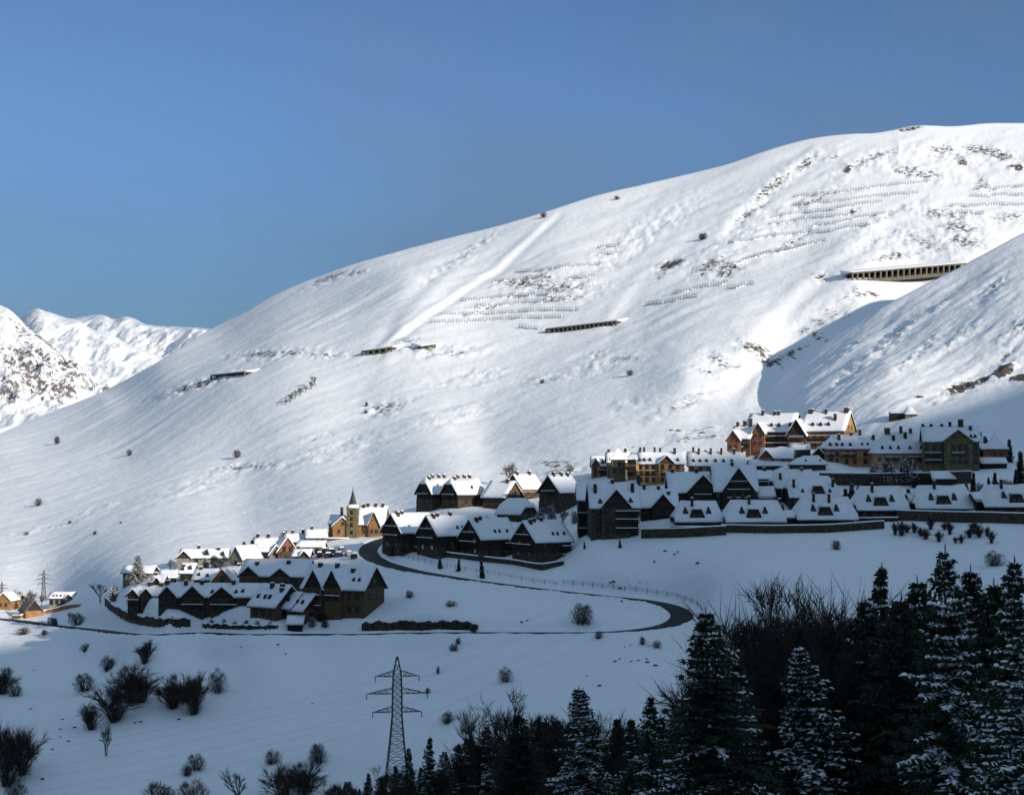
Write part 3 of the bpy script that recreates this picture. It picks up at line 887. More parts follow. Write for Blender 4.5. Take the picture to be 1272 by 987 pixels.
angled('chalet', 'narrow roof squeezed between the tilted roof and the car port', 'house', GL, 354, 769, 3.6, 7.5, 3.0, 3.2, -36, wall=M_WOOD, dormers=[(0, 1.1, 1.0, 1.0)], wf=[(0, .8)])
angled('chalet', 'small dark chalet right of the two tilted roofs with brown end wall', 'house', GL, 368, 772, 4.4, 8.0, 3.0, 3.4, -36, wall=M_WOOD, dormers=[(-.9, 1.1, 1.0, 1.0), (.9, 1.1, 1.0, 1.0)], wr=[(3, .8), (5.5, .8)])
facing('row_house', 'brown timber row house with two gables in second hamlet row', 'house', GL, 294, 382, 742, 717, 694, W=11.5, yaw=-10, wall=M_WOOD,
       gables=[(309, 25, 703), (350, 23, 705)], chimneys=[(313, .3, 1.2), (353, .35, 1.2)], cols=[303, 314, 330, 344, 355, 368], floors=(727, 737), balc=[(300, 318, 730), (342, 358, 731)], wr=[(3, 4), (8, 4), (5.5, 8)])
angled('row_house', 'tall stepped row house with bare brown end wall beside the snow bank', 'house', GL, 414, 768, 17.5, 10.5, 7.6, 5.0, -24, wall=M_WOOD,
       gables=[(-5.2, 5.0, 4.2, .8), (.2, 5.0, 4.2, .8)], chimneys=[(-6.5, 4.5, 1.4), (-1.5, 4.5, 1.4), (3.6, 3.6, 1.2)], dormers=[(5.0, 1.2, 1.0, 1.2), (6.6, 1.2, 1.0, 1.2)],
       balconies=[(-7.5, -3, 4.8, 1.2), (-2.0, 2.4, 4.8, 1.2), (-7.5, -3, 2.2, 1.2)], wf=[(-6.5, 5.2), (-4.5, 5.2), (-1, 5.2), (1.2, 5.2), (4.5, 5.0), (6.8, 5.0), (4.5, 1.8), (6.8, 1.8)], wr=[(3, 5), (7, 5), (5, 8.3)])
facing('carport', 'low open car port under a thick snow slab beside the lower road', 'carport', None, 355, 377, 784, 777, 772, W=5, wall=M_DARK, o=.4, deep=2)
facing('house', 'snow roof behind the big snowy pine at the hamlet edge', 'house', GL, 150, 190, 722, 713, 702, W=9, wall=M_GREYSTONE, chimneys=[(165, .5, 1.2)], cols=[160, 175, 182], floors=(719,))
facing('house', 'shaded blue roof right of the snowy pine', 'house', GL, 199, 221, 726, 719, 708, W=9, yaw=14, wall=M_STONE, cols=[206, 214], floors=(723,))
facing('house', 'long bright roof with black gable at its left at the hamlet top', 'house', GL, 222, 284, 702, 694, 681, W=10, wall=M_GREYSTONE, yaw=6,
       gables=[(229, 17, 683, 1.5)], chimneys=[(245, .5, 1.4), (270, .4, 1.2)], dormers=[(256, 692, 1.8, 1.6), (276, 692, 1.5, 1.2)], cols=[244, 256, 270, 279], floors=(699,))
facing('house', 'small white roof tucked below the black gable', 'house', GL, 221, 241, 722, 713, 699, W=8, wall=M_STONE, chimneys=[(226, .3, 1.0)], dormers=[(226, 711, 1.3, 1.2), (235, 710, 1.3, 1.2)], cols=[227, 236], floors=(719,))
facing('house', 'low bright roof with several skylight dormers left of the red gable', 'house', GL, 238, 268, 729, 721, 706, W=9, wall=M_STONE, chimneys=[(246, .45, 1.2)], dormers=[(246, 718, 1.2, 1.0), (257, 719, 1.2, 1.0)], cols=[246, 256], floors=(726,))
gable_front('house', 'red timber gable with white verges behind the front row', 'house', GL, 276, 731, 6.4, 9, 1.6, 3.6, 84, wall=M_STONE, top=M_REDWOOD, o=.5, wl=[(3.2, 2.2)])
gable_front('house', 'grey gable beside the two black firs', 'house', GL, 293, 708, 4.6, 9, 3.4, 3.4, 60, wall=M_GREYSTONE, top=M_GREYSTONE, o=.4, wl=[(2.3, 1.4)])
facing('house', 'bright snow roof climbing behind the two black firs', 'house', GL, 306, 346, 699, 686, 667, W=10, yaw=-12, wall=M_STONE, chimneys=[(312, .5, 1.4), (326, .5, 1.4)], cols=[314, 326, 338], floors=(694,))
gable_front('house', 'reddish brown gable standing highest in the hamlet', 'house', GL, 357, 697, 6.0, 9, 3.0, 4.2, 112, wall=M_STONE, top=M_REDWOOD, o=.5, wl=[(2, 3.2), (4, 3.2)], chimneys=[(0, 3, 1.4)])
gable_front('house', 'pale fronted gable overlapping the reddish brown gable', 'house', GL, 343, 699, 4.6, 8, 2.2, 3.0, 104, wall=M_GREYSTONE, top=M_GREYSTONE, o=.5, wl=[(2.3, 2.4)])
facing('house', 'flat bright roof line with chimneys below the church path', 'house', GL, 346, 381, 685, 674, 662, W=9, wall=M_STONE, chimneys=[(352, .5, 1.4), (361, .5, 1.4), (374, .5, 1.6)], cols=[352, 362, 372], floors=(681,))
facing('house', 'pale blue shaded roof just left of the church', 'house', GL, 379, 407, 677, 669, 657, W=9, yaw=10, wall=M_GREYSTONE, chimneys=[(388, .5, 1.4)], cols=[386, 394, 401], floors=(674,))
facing('garage', 'long low garage with snow slab behind the parked cars', 'garage', None, 368, 404, 689, 681, 676, W=6, wall=M_GREYSTONE, o=.3, cols=[374, 384, 394], floors=(687,))

# ---------------------------------------------------------------- church
def church():
    P = hit(442, 668); s = mpp(P.y)
    root = empty('church', P, R(-8))
    tag(root, 'warm stone church with pointed slate spire above the road bend', 'church')
    X = lambda q: (q - 442) * s
    T = Matrix.Translation
    # left wing: gable towards us
    w = 25 * s
    block(root, T((X(425), 0, 0)) @ Matrix.Rotation(PI/2, 4, 'Z') @ T((5, -w/2, 0)), 10, w, 3.6, 2.9, wall=M_WARM, top=M_WARM, o=.45, wl=[(1.6, 1.4), (4.4, 1.4), (3.0, 3.9)], wk='pale')
    # nave behind, with one more front gable
    block(root, T((X(457), 2.5, 0)), 36 * s, 9, 4.3, 5.4, wall=M_WARM, top=M_WARM, o=.4, gables=[(X(464) - X(457), 14 * s, 3.9, 1.2)],
          chimneys=[(X(446)-X(457), 4.2, 1.3), (X(451)-X(457), 4.5, 1.3), (X(461)-X(457), 4.5, 1.3), (X(470)-X(457), 4.5, 1.3)], wf=[(X(450)-X(457), 1.2), (X(461)-X(457), 1.4), (X(467)-X(457), 1.4), (X(472)-X(457), 1.8)], wk='pale')
    block(root, T((X(413), 4, 0)), 5, 7, 4.2, 2.5, wall=M_WARM, top=M_WARM, o=.3, chimneys=[(1.0, 3.5, 3.0, .4)])
    # tower
    t = MB(); h = 1.65
    cx = X(437)
    t.box(cx - h, cx + h, -.6, -.6 + 2*h, -5, 9.4, 0)
    t.box(cx - h - .15, cx + h + .15, -.75, -.45 + 2*h, 9.403, 9.7, 0)
    tower = t.build('tower', [M_OLIVE], root)
    b = MB()
    for z in (1.2, 3.6, 5.6, 7.6):
        b.box(cx - .45, cx + .45, -.66, -.603, z, z + 1.25, 0)
        b.box(cx - h - .06, cx - h - .003, h - 1.0, h - .1, z, z + 1.25, 0)
        b.build('louvre_opening', [M_DARK], tower); b = MB()
    sn = MB(); n = 8
    c = Vector((cx, -.6 + h, 0))
    def ring(r, z, sq=False):
        out = []
        for k in range(n):
            a = 2 * PI * (k + .5) / n
            out.append((c.x + math.cos(a) * r, c.y + math.sin(a) * r, z))
        return out
    def loft(mb, rs, m=0):
        for r0, r1 in zip(rs[:-1], rs[1:]):
            for k in range(n):
                mb.face([r0[k], r0[(k+1) % n], r1[(k+1) % n], r1[k]], m)
    loft(sn, [ring(2.1, 9.72), ring(2.15, 10.0), ring(1.85, 10.5), ring(1.45, 10.8)])
    sn.build('snow_collar', M_SNOW, tower, smooth=True)
    sp = MB(); loft(sp, [ring(1.5, 10.6), ring(1.2, 11.2), ring(.78, 12.8), ring(.38, 14.4), ring(.06, 15.6)])
    spire = sp.build('spire', M_SLATE, root)
    cr = MB(); cr.box(c.x - .05, c.x + .05, c.y - .05, c.y + .05, 15.5, 16.5); cr.box(c.x - .3, c.x + .3, c.y - .045, c.y + .045, 16.05, 16.15)
    cr.build('cross', M_STEEL, spire)
    q = MB(); q.box(X(420) - 3.2, X(420) + 3.6, -2.2, -.3, -.1, .25); q.build('porch_roof', M_SNOW, root)
church()
facing('house', 'blue shaded roof right of the church nave', 'house', GM, 478, 496, 659, 651, 636, W=9, wall=M_STONE, chimneys=[(480, .5, 1.6), (493, .4, 1.8)], cols=[484, 490], floors=(656,))

# ---------------------------------------------------------------- middle rows of dark chalets
def mid(label, px, py, L=12.0, W=11.0, H=5.6, RH=5.0, yaw=35, dz=0, grp=GM, name='chalet', **kw):
    a = dict(wall=M_DARKWOOD, top=M_DARKWOOD, plinth=2.2)
    a.update(kw)
    return angled(name, label, 'chalet', grp, px, py, L, W, H, RH, yaw, dz, **a)
ENDW = [(3, 1.2), (8, 1.2), (3.4, 4.0), (7.6, 4.0), (5.5, 6.8)]
EB = [(1.2, 9.8, 3.7, 1.1), (2.4, 8.6, 6.3, .9)]
for i, (px, py, lab, nd) in enumerate([(521, 684, 'leftmost of the four big dark chalets above the road curve', [2.0]),
                          (566, 688, 'second big dark chalet from the left above the road curve', [1.4, 3.2]),
                          (620, 693, 'third big dark chalet from the left above the road curve', [-.6, 1.0, 3.6]),
                          (688, 697, 'rightmost big dark chalet above the road curve with three dormers', [.6, 2.2, 4.4])]):
    mid(lab, px, py, dormers=[(x, 1.1, 1.0, 1.0) for x in nd], chimneys=[(-4.6, 4.6, 1.5), (-3.0, 5.2, 1.2), (2.5 - i, 5.4, 1.2)][: 2 + i % 2],
        wl=ENDW, endbalc=EB, wf=[(-3, 1.2), (1, 1.2), (4, 1.2), (-3, 3.6), (2, 3.6)], balconies=[(2.2, 5.6, 3.2, 1.1), (2.2, 5.6, .9, 1.1)] if i == 3 else [(1.5, 5.0, 3.2, 1.1)])
for px, py, lab, yw in [(553, 628, 'upper left dark chalet of the row above the four big chalets', 35), (585, 629, 'second dark chalet of the upper row with bright roof', 35)]:
    mid(lab, px, py, L=10.5, W=10, H=4.4, RH=5.0, yaw=yw, chimneys=[(-3.8, 4.2, 1.2), (-2.2, 4.8, 1.2), (0.4, 4.8, 1.2), (2.6, 4.8, 1.2)], dormers=[(1.2, 1.2, 1.1, 1.0)], wl=[(3, 1), (7, 1), (5, 4)], endbalc=[(1.5, 8.5, 3.1, 1.0)], wf=[(-2, 1.2), (2, 1.2)], hl=1.6, fh=.62)
mid('bright roof with brown gable turned to the right', 614, 632, L=9.5, W=9, H=4.2, RH=4.6, yaw=-38, wall=M_STONE, top=M_WOOD, chimneys=[(2.6, 4, 1.4)], wr=[(2.6, 1.2), (6, 1.2), (4.4, 4)], wf=[(-2, 1.2), (1.5, 1.2)])
mid('round shouldered snowy roof sunk in front of the yellow gable', 632, 647, L=8.5, W=9.0, H=2.4, RH=3.8, yaw=-34, wall=M_STONE, hr=1.6, hl=1.6, fh=.5, snow=.8, wr=[(3, .6), (6, .6)])
mid('yellowish timber gable lit by the low sun', 661, 619, L=9.0, W=8.6, H=3.6, RH=4.4, yaw=42, wall=M_OCHRE, top=M_WOOD, wk='pale', chimneys=[(-3.4, 4, 1.4), (2.4, 4.1, 1.4)], wl=[(2.4, 1.2), (6, 1.2), (4.2, 4)], wf=[(-2, 1), (1.5, 1)])
mid('low brown gable left of the yellowish gable', 629, 617, L=7.0, W=7.0, H=2.2, RH=3.4, yaw=-46, wall=M_STONE, top=M_WOOD, wr=[(3.5, 2.4)])
mid('grey stone chalet with black gable behind bare trees', 708, 631, L=9.5, W=9.2, H=5.4, RH=4.8, yaw=44, wall=M_STONE, chimneys=[(-3.2, 4.3, 1.5), (.4, 4.4, 1.3), (3.2, 4.3, 1.3)], wl=[(2.6, 1.4), (6.4, 1.4), (4.6, 5)], wf=[(-2.5, 1.4), (1.5, 1.4)], endbalc=[(1.5, 7.5, 4.6, 1.0)])
facing('chalet', 'narrow dark house pressed against the tall balcony house', 'house', GM, 716, 739, 664, 622, 600, W=10, wall=M_DARKWOOD, cols=[722, 731], floors=(636, 648, 658), balc=[(718, 737, 641), (718, 737, 660)])
facing('apartment_house', 'tall dark house with stacked snowy balconies and a central gable', 'house', GM, 732, 796, 668, 631, 599, W=11, wall=M_STONE, yaw=4,
       gables=[(765, 36, 607, 1.0)], dormers=[(746, 628, 1.6, 1.3), (784, 627, 1.6, 1.3)], chimneys=[(741, .28, 2.6), (788, .3, 2.6), (797, .5, 2.6), (764, .5, 1.2)],
       balc=[(764, 794, 639, 1.7), (764, 794, 649, 1.7), (764, 794, 660, 1.7)], cols=[743, 754, 770, 780, 788], floors=(637, 648, 659))
facing('chalet', 'chalet with wide roof and black gable right of the balcony house', 'chalet', GM, 794, 844, 644, 631, 607, W=10, wall=M_DARKWOOD,
       gables=[(823, 27, 613, 1.2)], chimneys=[(802, .5, 1.6), (820, .5, 1.2), (832, .35, 1.0)], cols=[803, 817, 828, 838], floors=(640,))
facing('chalet', 'dark chalet with one big gable left of its taller twin', 'chalet', GM, 830, 904, 631, 612, 586, W=11, wall=M_DARKWOOD,
       gables=[(873, 38, 589, 1.2)], chimneys=[(868, .5, 1.4), (838, .5, 1.2)], balc=[(862, 884, 618, 1.3)], cols=[838, 848, 868, 878, 894], floors=(625,))
facing('chalet', 'tallest black gable in the middle of the village with ladder balconies', 'chalet', GM, 886, 943, 632, 610, 577, W=11, wall=M_DARKWOOD,
       gables=[(917, 38, 580, 1.2)], chimneys=[(913, .5, 1.0)], balc=[(905, 929, 602, 1.2), (903, 931, 612, 1.2), (903, 931, 622, 1.2)], cols=[892, 911, 922, 937], floors=(618, 627))
facing('chalet', 'rear broad roof half hidden by the hipped chalet with dormers', 'chalet', GF, 962, 1022, 622, 607, 583, W=11, wall=M_DARKWOOD, hl=1.0, hr=2.4, fh=.4, chimneys=[(971, .2, 2.2, .35), (1000, .5, .8)], cols=[970], floors=(615,))
facing('chalet', 'hipped chalet overlapping the rear broad roof above the front row', 'chalet', GF, 980, 1044, 632, 618, 591, W=12, wall=M_DARKWOOD, hl=1.2, hr=2.2, fh=.45,
       dormers=[(1017, 616, 4.6, 2.8, 2.2), (998, 614, 1.3, 1.1), (1032, 614, 1.3, 1.1)], chimneys=[(988, .2, 2.6, .35), (1037, .22, 2.6, .35)], cols=[988, 1004, 1028], floors=(626,))
for (x0, x1, yb, ye, yr, lab, ch) in [
        (838, 899, 658, 648, 622, 'leftmost broad snow roof of the front row with one chimney', [(862, .36, 2.6, .35)]),
        (901, 977, 659, 648, 621, 'second broad snow roof from the left in the front row', [(934, .4, 2.4, .35), (973, .5, .8)]),
        (990, 1066, 658, 645, 617, 'third broad snow roof of the front row with two tall chimneys', [(1015, .38, 2.6, .35), (1034, .36, 2.6, .35)]),
        (1064, 1130, 644, 633, 604, 'fourth broad snow roof of the front row beside the dark conifers', [(1088, .36, 2.8, .35)]),
        (1137, 1213, 642, 631, 603, 'fifth broad snow roof of the front row left of the passage', [(1167, .42, 2.6, .35)]),
        (1222, 1300, 639, 629, 602, 'broad snow roof cut off by the right edge of the picture', [(1251, .4, 2.8, .35)])]:
    pc = (x0 + x1) / 2 - 2 if x1 < 1290 else 1264
    facing('chalet', lab, 'chalet', GF, x0, x1, yb, ye, yr, W=12, wall=M_DARKWOOD, hl=2.3, hr=1.4, fh=.22, o=.8,
           dormers=[(pc, ye - 2, 4.8, 2.9, 2.3), (pc - 14, ye - 7, 1.5, 1.7), (pc + 15, ye - 7, 1.5, 1.7)], chimneys=ch,
           cols=[x0 + 10, x0 + 22, pc, x1 - 20, x1 - 10], floors=(yb - 1,))
facing('chalet', 'low dark annexe with snowy eaves right of the tallest black gable', 'chalet', GM, 940, 964, 629, 618, 604, W=8, wall=M_DARKWOOD, balc=[(942, 960, 623)], cols=[948, 956], floors=(626,))
facing('chalet', 'small chalet roof showing above the low dark annexe', 'chalet', GM, 938, 962, 612, 596, 584, W=8, wall=M_DARKWOOD, balc=[(940, 960, 602)], chimneys=[(952, .5, 1.2)], cols=[946, 955], floors=(606,))
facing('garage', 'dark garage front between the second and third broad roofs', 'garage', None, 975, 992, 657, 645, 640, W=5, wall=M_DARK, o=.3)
facing('chalet', 'small gabled chalet in the gap right of the fourth broad roof', 'chalet', GF, 1130, 1142, 638, 624, 612, W=8, wall=M_DARKWOOD, gables=[(1135, 8, 614, .6)], chimneys=[(1133, .5, 1.4)])
facing('chalet', 'low snowy roof behind the passage by the fifth broad roof', 'chalet', GF, 1210, 1226, 634, 622, 614, W=7, wall=M_DARKWOOD, balc=[(1211, 1224, 627)])
facing('house', 'tiny steep roof wedged between curved row and blue roof', 'house', GL, 186, 204, 733, 725, 714, W=7, wall=M_STONE, gables=[(195, 9, 716, .6)], chimneys=[(190, .5, 1.0)])
facing('house', 'steep little gable between skylight roof and red gable', 'house', GL, 283, 297, 723, 714, 704, W=7, wall=M_STONE, gables=[(290, 9, 706, .6)], chimneys=[(294, .5, 1.0)])
facing('house', 'snow roof peeping over the brown timber row house', 'house', GL, 362, 386, 702, 692, 682, W=8, wall=M_WOOD, gables=[(378, 11, 683, .7)], chimneys=[(368, .5, 1.2)], cols=[368], floors=(698,))
# ---------------------------------------------------------------- upper village
facing('town_house', 'small red gabled house at the left end of the orange row', 'house', GU, 734, 757, 592, 580, 566, W=9, wall=M_TERRA, top=M_REDWOOD, gables=[(740, 11, 569, .8)], chimneys=[(756, .5, 1.4)], dormers=[(749, 578, 1.6, 1.4)], balc=[(743, 756, 587)], cols=[739, 748, 753], floors=(584, 590))
def tower_house(label, x0, x1, yb, ye, yr, mat, wins):
    pc = (x0 + x1) / 2; P = hit(pc, yb); s = mpp(P.y); h = (x1 - x0) * s / 2; H = (yb - ye) * s; RH = (ye - yr) * s
    root = empty('tower_house', P); tag(root, label, 'house', GU)
    b = MB(); b.box(-h, h, 0, 2*h, -5, H); b.build('wall', mat, root)
    r = MB(); o = .6; ap = (0, h, H + RH)
    E = [(-h-o, -o, H - .1), (h+o, -o, H - .1), (h+o, 2*h+o, H - .1), (-h-o, 2*h+o, H - .1)]
    mid_ = [(p[0]*.52, h + (p[1]-h)*.52, H + RH*.36) for p in E]
    P4 = []
    for k in range(4):
        P4.append([E[k], E[(k+1) % 4], mid_[(k+1) % 4], mid_[k]]); P4.append([mid_[k], mid_[(k+1) % 4], ap])
    r.sheet(P4, 0, .2); rf = r.build('roof', M_SLATE, root)
    sn = MB(); sn.sheet(P4, .205, .6); sn.build('snow_cover', M_SNOW, rf)
    f = MB(); f.bar((0, h, H + RH), (0, h, H + RH + 1.6), .06); f.build('finial', M_SLATE, rf)
    for (px, py) in wins: add_window(root, I4, (px - pc)*s, -.06, (yb - py)*s, 0, 'dark')
tower_house('square stone tower with steep white pyramid roof', 760, 777, 599, 571, 558, M_OLIVE, [(764, 578), (769, 578), (773, 578), (764, 586), (772, 586)])
facing('town_house', 'grey roof behind the square stone tower', 'house', GU, 753, 783, 592, 575, 561, W=9, wall=M_OLIVE, chimneys=[(757, .5, 1.4), (778, .5, 1.6)])
facing('town_house', 'bright orange house front catching the sun beside the tower', 'house', GU, 777, 793, 596, 572, 563, W=9, wall=M_OCHRE, top=M_OCHRE, wk='pale', yaw=-30, chimneys=[(790, .4, 1.6)], cols=[781, 785, 789], floors=(577, 584, 591))
facing('town_house', 'ochre terrace with one broad gable in the orange row', 'house', GU, 792, 852, 601, 577, 561, W=10, wall=M_OCHRE, top=M_WOOD, yaw=-6, gables=[(828, 19, 565, 1.0)], hl=0,
       dormers=[(795, 575, 1.3, 1.2), (801, 575, 1.3, 1.2), (808, 575, 1.3, 1.2), (842, 575, 1.3, 1.2)], chimneys=[(795, .5, 2.0, .35), (800, .5, 2.0, .35), (813, .5, 2.0, .35), (820, .5, 1.8, .35), (838, .4, 2.4, .45)],
       balc=[(803, 812, 588), (822, 835, 590)], cols=[796, 804, 812, 823, 833, 842], floors=(582, 590, 598), wk='dark', wr=[(3, 4), (7, 4)])
facing('town_house', 'long terrace with many chimneys right of the ochre terrace', 'house', GU, 853, 926, 596, 579, 561, W=10, wall=M_TERRA, top=M_OCHRE, yaw=-8,
       dormers=[(862, 576, 1.3, 1.2), (870, 576, 1.3, 1.2), (878, 576, 1.3, 1.2), (889, 576, 1.3, 1.2), (899, 576, 1.3, 1.2), (909, 576, 1.3, 1.2)],
       chimneys=[(861, .5, 2.0, .35), (868, .4, 2.4, .35), (883, .4, 2.4, .35), (896, .4, 2.4, .35), (912, .4, 2.2, .35), (922, .5, 2.0, .35), (876, .6, 1.6, .35)], cols=[860, 870, 880, 890, 900, 910], floors=(583, 590), wr=[(3, 4), (7, 4)])

def hotel():
    P = hit(990, 556); s = mpp(P.y)
    root = empty('hotel', P, R(-30))
    tag(root, 'large hotel with arched black gable and sunlit right end wall', 'hotel', GU)
    X = lambda q: (q - 990) * s * 1.12
    T = Matrix.Translation
    fl = (1.0, 3.4)
    def wins(x0, x1, n, zs=fl): return [(x0 + (x1 - x0) * (k + .5) / n, z) for k in range(n) for z in zs]
    block(root, T((X(1019), 0, 0)), 57 * s, 12, 6.0, 6.2, wall=M_WARM, top=M_OCHRE, o=.6, dormers=[(X(q) - X(1019), 1.7, 1.3, 1.0) for q in (1007, 1016, 1025)],
          chimneys=[(X(1018)-X(1019), 5.5, 1.8), (X(1031)-X(1019), 3.0, 2.6), (X(1041)-X(1019), 6, 1.6, .8), (X(1000)-X(1019), 6, 1.4, .8)], wf=wins(-6.6, 6.6, 5), balconies=[(-6.8, 6.8, 3.2, 1.0), (-6.8, 6.8, .8, 1.0)],
          wr=[(2.5, 1), (6, 1), (9.5, 1), (3, 3.6), (6, 3.6), (9, 3.6), (4.4, 6.4), (7.6, 6.4)], wk='pale')
    block(root, T((X(991), -1.4, 0)) @ Matrix.Rotation(PI/2, 4, 'Z') @ T((6, -24*s/2, 0)), 12, 24 * s, 4.6, 5.2, wall=M_WOOD, top=M_DARKWOOD, o=.6, endbalc=[(.6, 5.6, 2.9, 1), (.6, 5.6, .6, 1)], wl=[(1.4, 3.3), (3, 3.3), (4.6, 3.3), (1.4, 1), (4.6, 1)], wk='pale')
    block(root, T((X(956), .6, 0)), 62 * s, 12, 6.0, 6.0, wall=M_WOOD, top=M_OCHRE, o=.6, dormers=[(X(q) - X(956), 1.7, 1.3, 1.0) for q in (958, 967, 980)],
          chimneys=[(X(943)-X(956), 5.5, 2.0), (X(957)-X(956), 5.5, 1.6), (X(962)-X(956), 5.5, 1.6)], wf=wins(-2.5, 7, 4), balconies=[(-3, 7.4, 3.2, 1.0), (-3, 7.4, .8, 1.0)])
    block(root, T((X(946), -1.2, 0)) @ Matrix.Rotation(PI/2, 4, 'Z') @ T((6, -16*s/2, 0)), 12, 16 * s, 5.4, 3.4, wall=M_REDWOOD, top=M_REDWOOD, o=.5, wl=[(1.3, 1), (3.2, 1), (1.3, 3.6), (3.2, 3.6)], wk='pale')
    block(root, T((X(926), -2.5, -1.2)), 26 * s, 9, 4.6, 4.2, wall=M_WOOD, top=M_REDWOOD, o=.5, chimneys=[(-2.6, 4.4, 1.8), (0, 4.4, 2.2), (2.4, 4.4, 3.0)], wf=wins(.5, 3.5, 2, (1.4,)))
    block(root, T((X(919), -3.4, -1.2)) @ Matrix.Rotation(PI/2, 4, 'Z') @ T((5, -17*s/2, 0)), 10, 17 * s, 4.2, 3.2, wall=M_REDWOOD, top=M_REDWOOD, o=.5, wl=[(1.3, 1), (3.4, 1), (2.4, 4)], wk='pale')
hotel()
facing('house', 'low white roof with little brown gable below the hotel', 'house', GU, 944, 986, 580, 570, 556, W=9, wall=M_WARM, top=M_WOOD, yaw=-14, gables=[(952, 17, 558, .8)], cols=[950, 960, 972], floors=(576,), wr=[(4.4, 1.4)])
facing('shed', 'long low shed under a straight snow slab below the hotel', 'shed', None, 930, 981, 586, 580, 573, W=6, wall=M_DARKWOOD, o=.3)
facing('terrace_roof', 'flat snow covered terrace roof in front of the hotel gable', 'shed', None, 983, 1008, 568, 560, 555, W=6, wall=M_STONE, o=.3)
gable_front('hut', 'small domed hut with snow cap below the hotel right wing', 'hut', None, 1017, 571, 4.0, 5, 1.5, 2.2, 80, wall=M_DARKWOOD, o=.4, snow=.6)
facing('house', 'hipped bluish roof below the domed hut', 'house', GU, 984, 1028, 585, 578, 566, W=9, wall=M_STONE, hl=4.5, hr=2, fh=.02, dormers=[(1002, 575, 1.2, .8), (1020, 575, 1.2, .8)])
facing('town_house', 'orange walled house with many dormers at the upper right', 'house', GU, 1025, 1092, 579, 558, 540, W=11, wall=M_TERRA, hl=3.5, hr=1.0, fh=.05,
       dormers=[(1032, 556, 1.4, 1.2), (1040, 556, 1.4, 1.2), (1047, 556, 1.4, 1.2), (1057, 556, 1.4, 1.2), (1072, 555, 1.2, 1.0), (1079, 555, 1.2, 1.0)], chimneys=[(1045, .3, 2.2), (1062, .5, 1.2), (1073, .5, 2.2), (1088, .3, 2.0)], balc=[(1027, 1036, 567), (1044, 1062, 567)], cols=[1033, 1040, 1052, 1062, 1075, 1084], floors=(566, 575))
facing('town_house', 'pinkish house with wide hipped roof behind the snowy tree clump', 'house', GU, 1085, 1168, 583, 563, 537, W=12, wall=M_PINK, hl=5.0, hr=6.0, fh=.02, yaw=-3,
       dormers=[(1097, 560, 1.4, 1.2), (1107, 560, 1.4, 1.2), (1117, 560, 1.4, 1.2), (1131, 560, 1.4, 1.2), (1145, 560, 1.4, 1.2)], chimneys=[(1107, .5, 1.8, .8), (1124, .5, 2.4), (1128, .35, 2.2), (1136, .5, 1.6), (1113, .3, 1.8)], balc=[(1100, 1120, 571), (1126, 1146, 571)], cols=[1093, 1102, 1112, 1122, 1132, 1142, 1154], floors=(573,), wk='pale')
facing('town_house', 'big grey stone house with tall front gable at the upper right', 'house', GU, 1147, 1218, 586, 549, 529, W=12, wall=M_OLIVE, top=M_OLIVE, yaw=-10, gables=[(1190, 34, 533, 1.2)], balc=[(1150, 1170, 566), (1150, 1170, 575), (1182, 1198, 566)], chimneys=[(1150, .5, 1.0), (1160, .5, 1.0), (1173, .5, 1.0), (1183, .5, 1.6), (1196, .5, 2.4, .8), (1207, .35, 1.6)],
       dormers=[(1206, 546, 1.4, 1.2), (1211, 546, 1.4, 1.2)], cols=[1152, 1162, 1170, 1184, 1192, 1199, 1212], floors=(558, 566, 575), wk='dark')
facing('town_house', 'narrow house between the grey stone house and the turret', 'house', GU, 1214, 1230, 574, 556, 541, W=8, wall=M_STONE, chimneys=[(1222, .5, 1.4)], dormers=[(1226, 553, 1.6, 2.0)], cols=[1219], floors=(566,))
tower_house('reddish square turret with white pyramid roof at the right', 1228, 1251, 576, 558, 540, M_REDWOOD, [(1236, 568), (1244, 568)])
facing('garage', 'dark garage under a snow slab below the reddish turret', 'garage', None, 1218, 1252, 582, 577, 572, W=5, wall=M_DARK, o=.3)
facing('shed', 'low building with sloping white roof below the grey stone house', 'shed', None, 1158, 1200, 603, 596, 585, W=7, wall=M_DARKWOOD, yaw=-8, o=.4)
def ski_hut():
    P = hit(1122, 520); root = empty('mountain_hut', P, R(-20))
    tag(root, 'lone dark and orange hut on the snow above the village', 'hut')
    block(root, Matrix.Translation((-2.4, 0, 0)), 5.4, 4.5, 1.9, .5, wall=M_DARKWOOD, o=.1, snow=.18)
    block(root, Matrix.Translation((2.9, -.4, -.1)) @ Matrix.Rotation(R(20), 4, 'Z'), 4.2, 4.6, 1.7, 2.4, wall=M_WARM, top=M_WARM, o=.3, snow=.3, hl=1.6, hr=1.6, fh=.02, wf=[(0, .3)], wk='small')
ski_hut()
# ---------------------------------------------------------------- houses far left
GW = 'houses at the far left'
gable_front('house', 'tan gabled house cut by the left edge of the picture', 'house', GW, 4, 757, 5.4, 7, 3.2, 2.6, 80, wall=M_WARM, top=M_WARM, o=.4, wl=[(1.6, 1), (3.8, 1)], wk='pale')
facing('house', 'small white roof right of the tan gabled house', 'house', GW, 8, 24, 754, 746, 737, W=7, wall=M_WARM, cols=[13, 19], floors=(752,))
gable_front('house', 'steep grey roof with white verges in front of the far pylon', 'house', GW, 42, 766, 5.6, 7, 2.2, 3.4, 125, wall=M_WARM, o=.5, snow=.12, snow_m=M_GREYSTONE)
facing('house', 'long white roof with dark end gable below the far pylon', 'house', GW, 59, 91, 752, 744, 737, W=7, wall=M_GREYSTONE, gables=[(86, 10, 736.5, .8)], dormers=[(66, 743, 1.0, .8), (70, 743, 1.0, .8), (75, 743, 1.0, .8)], cols=[64, 71, 77], floors=(750,))

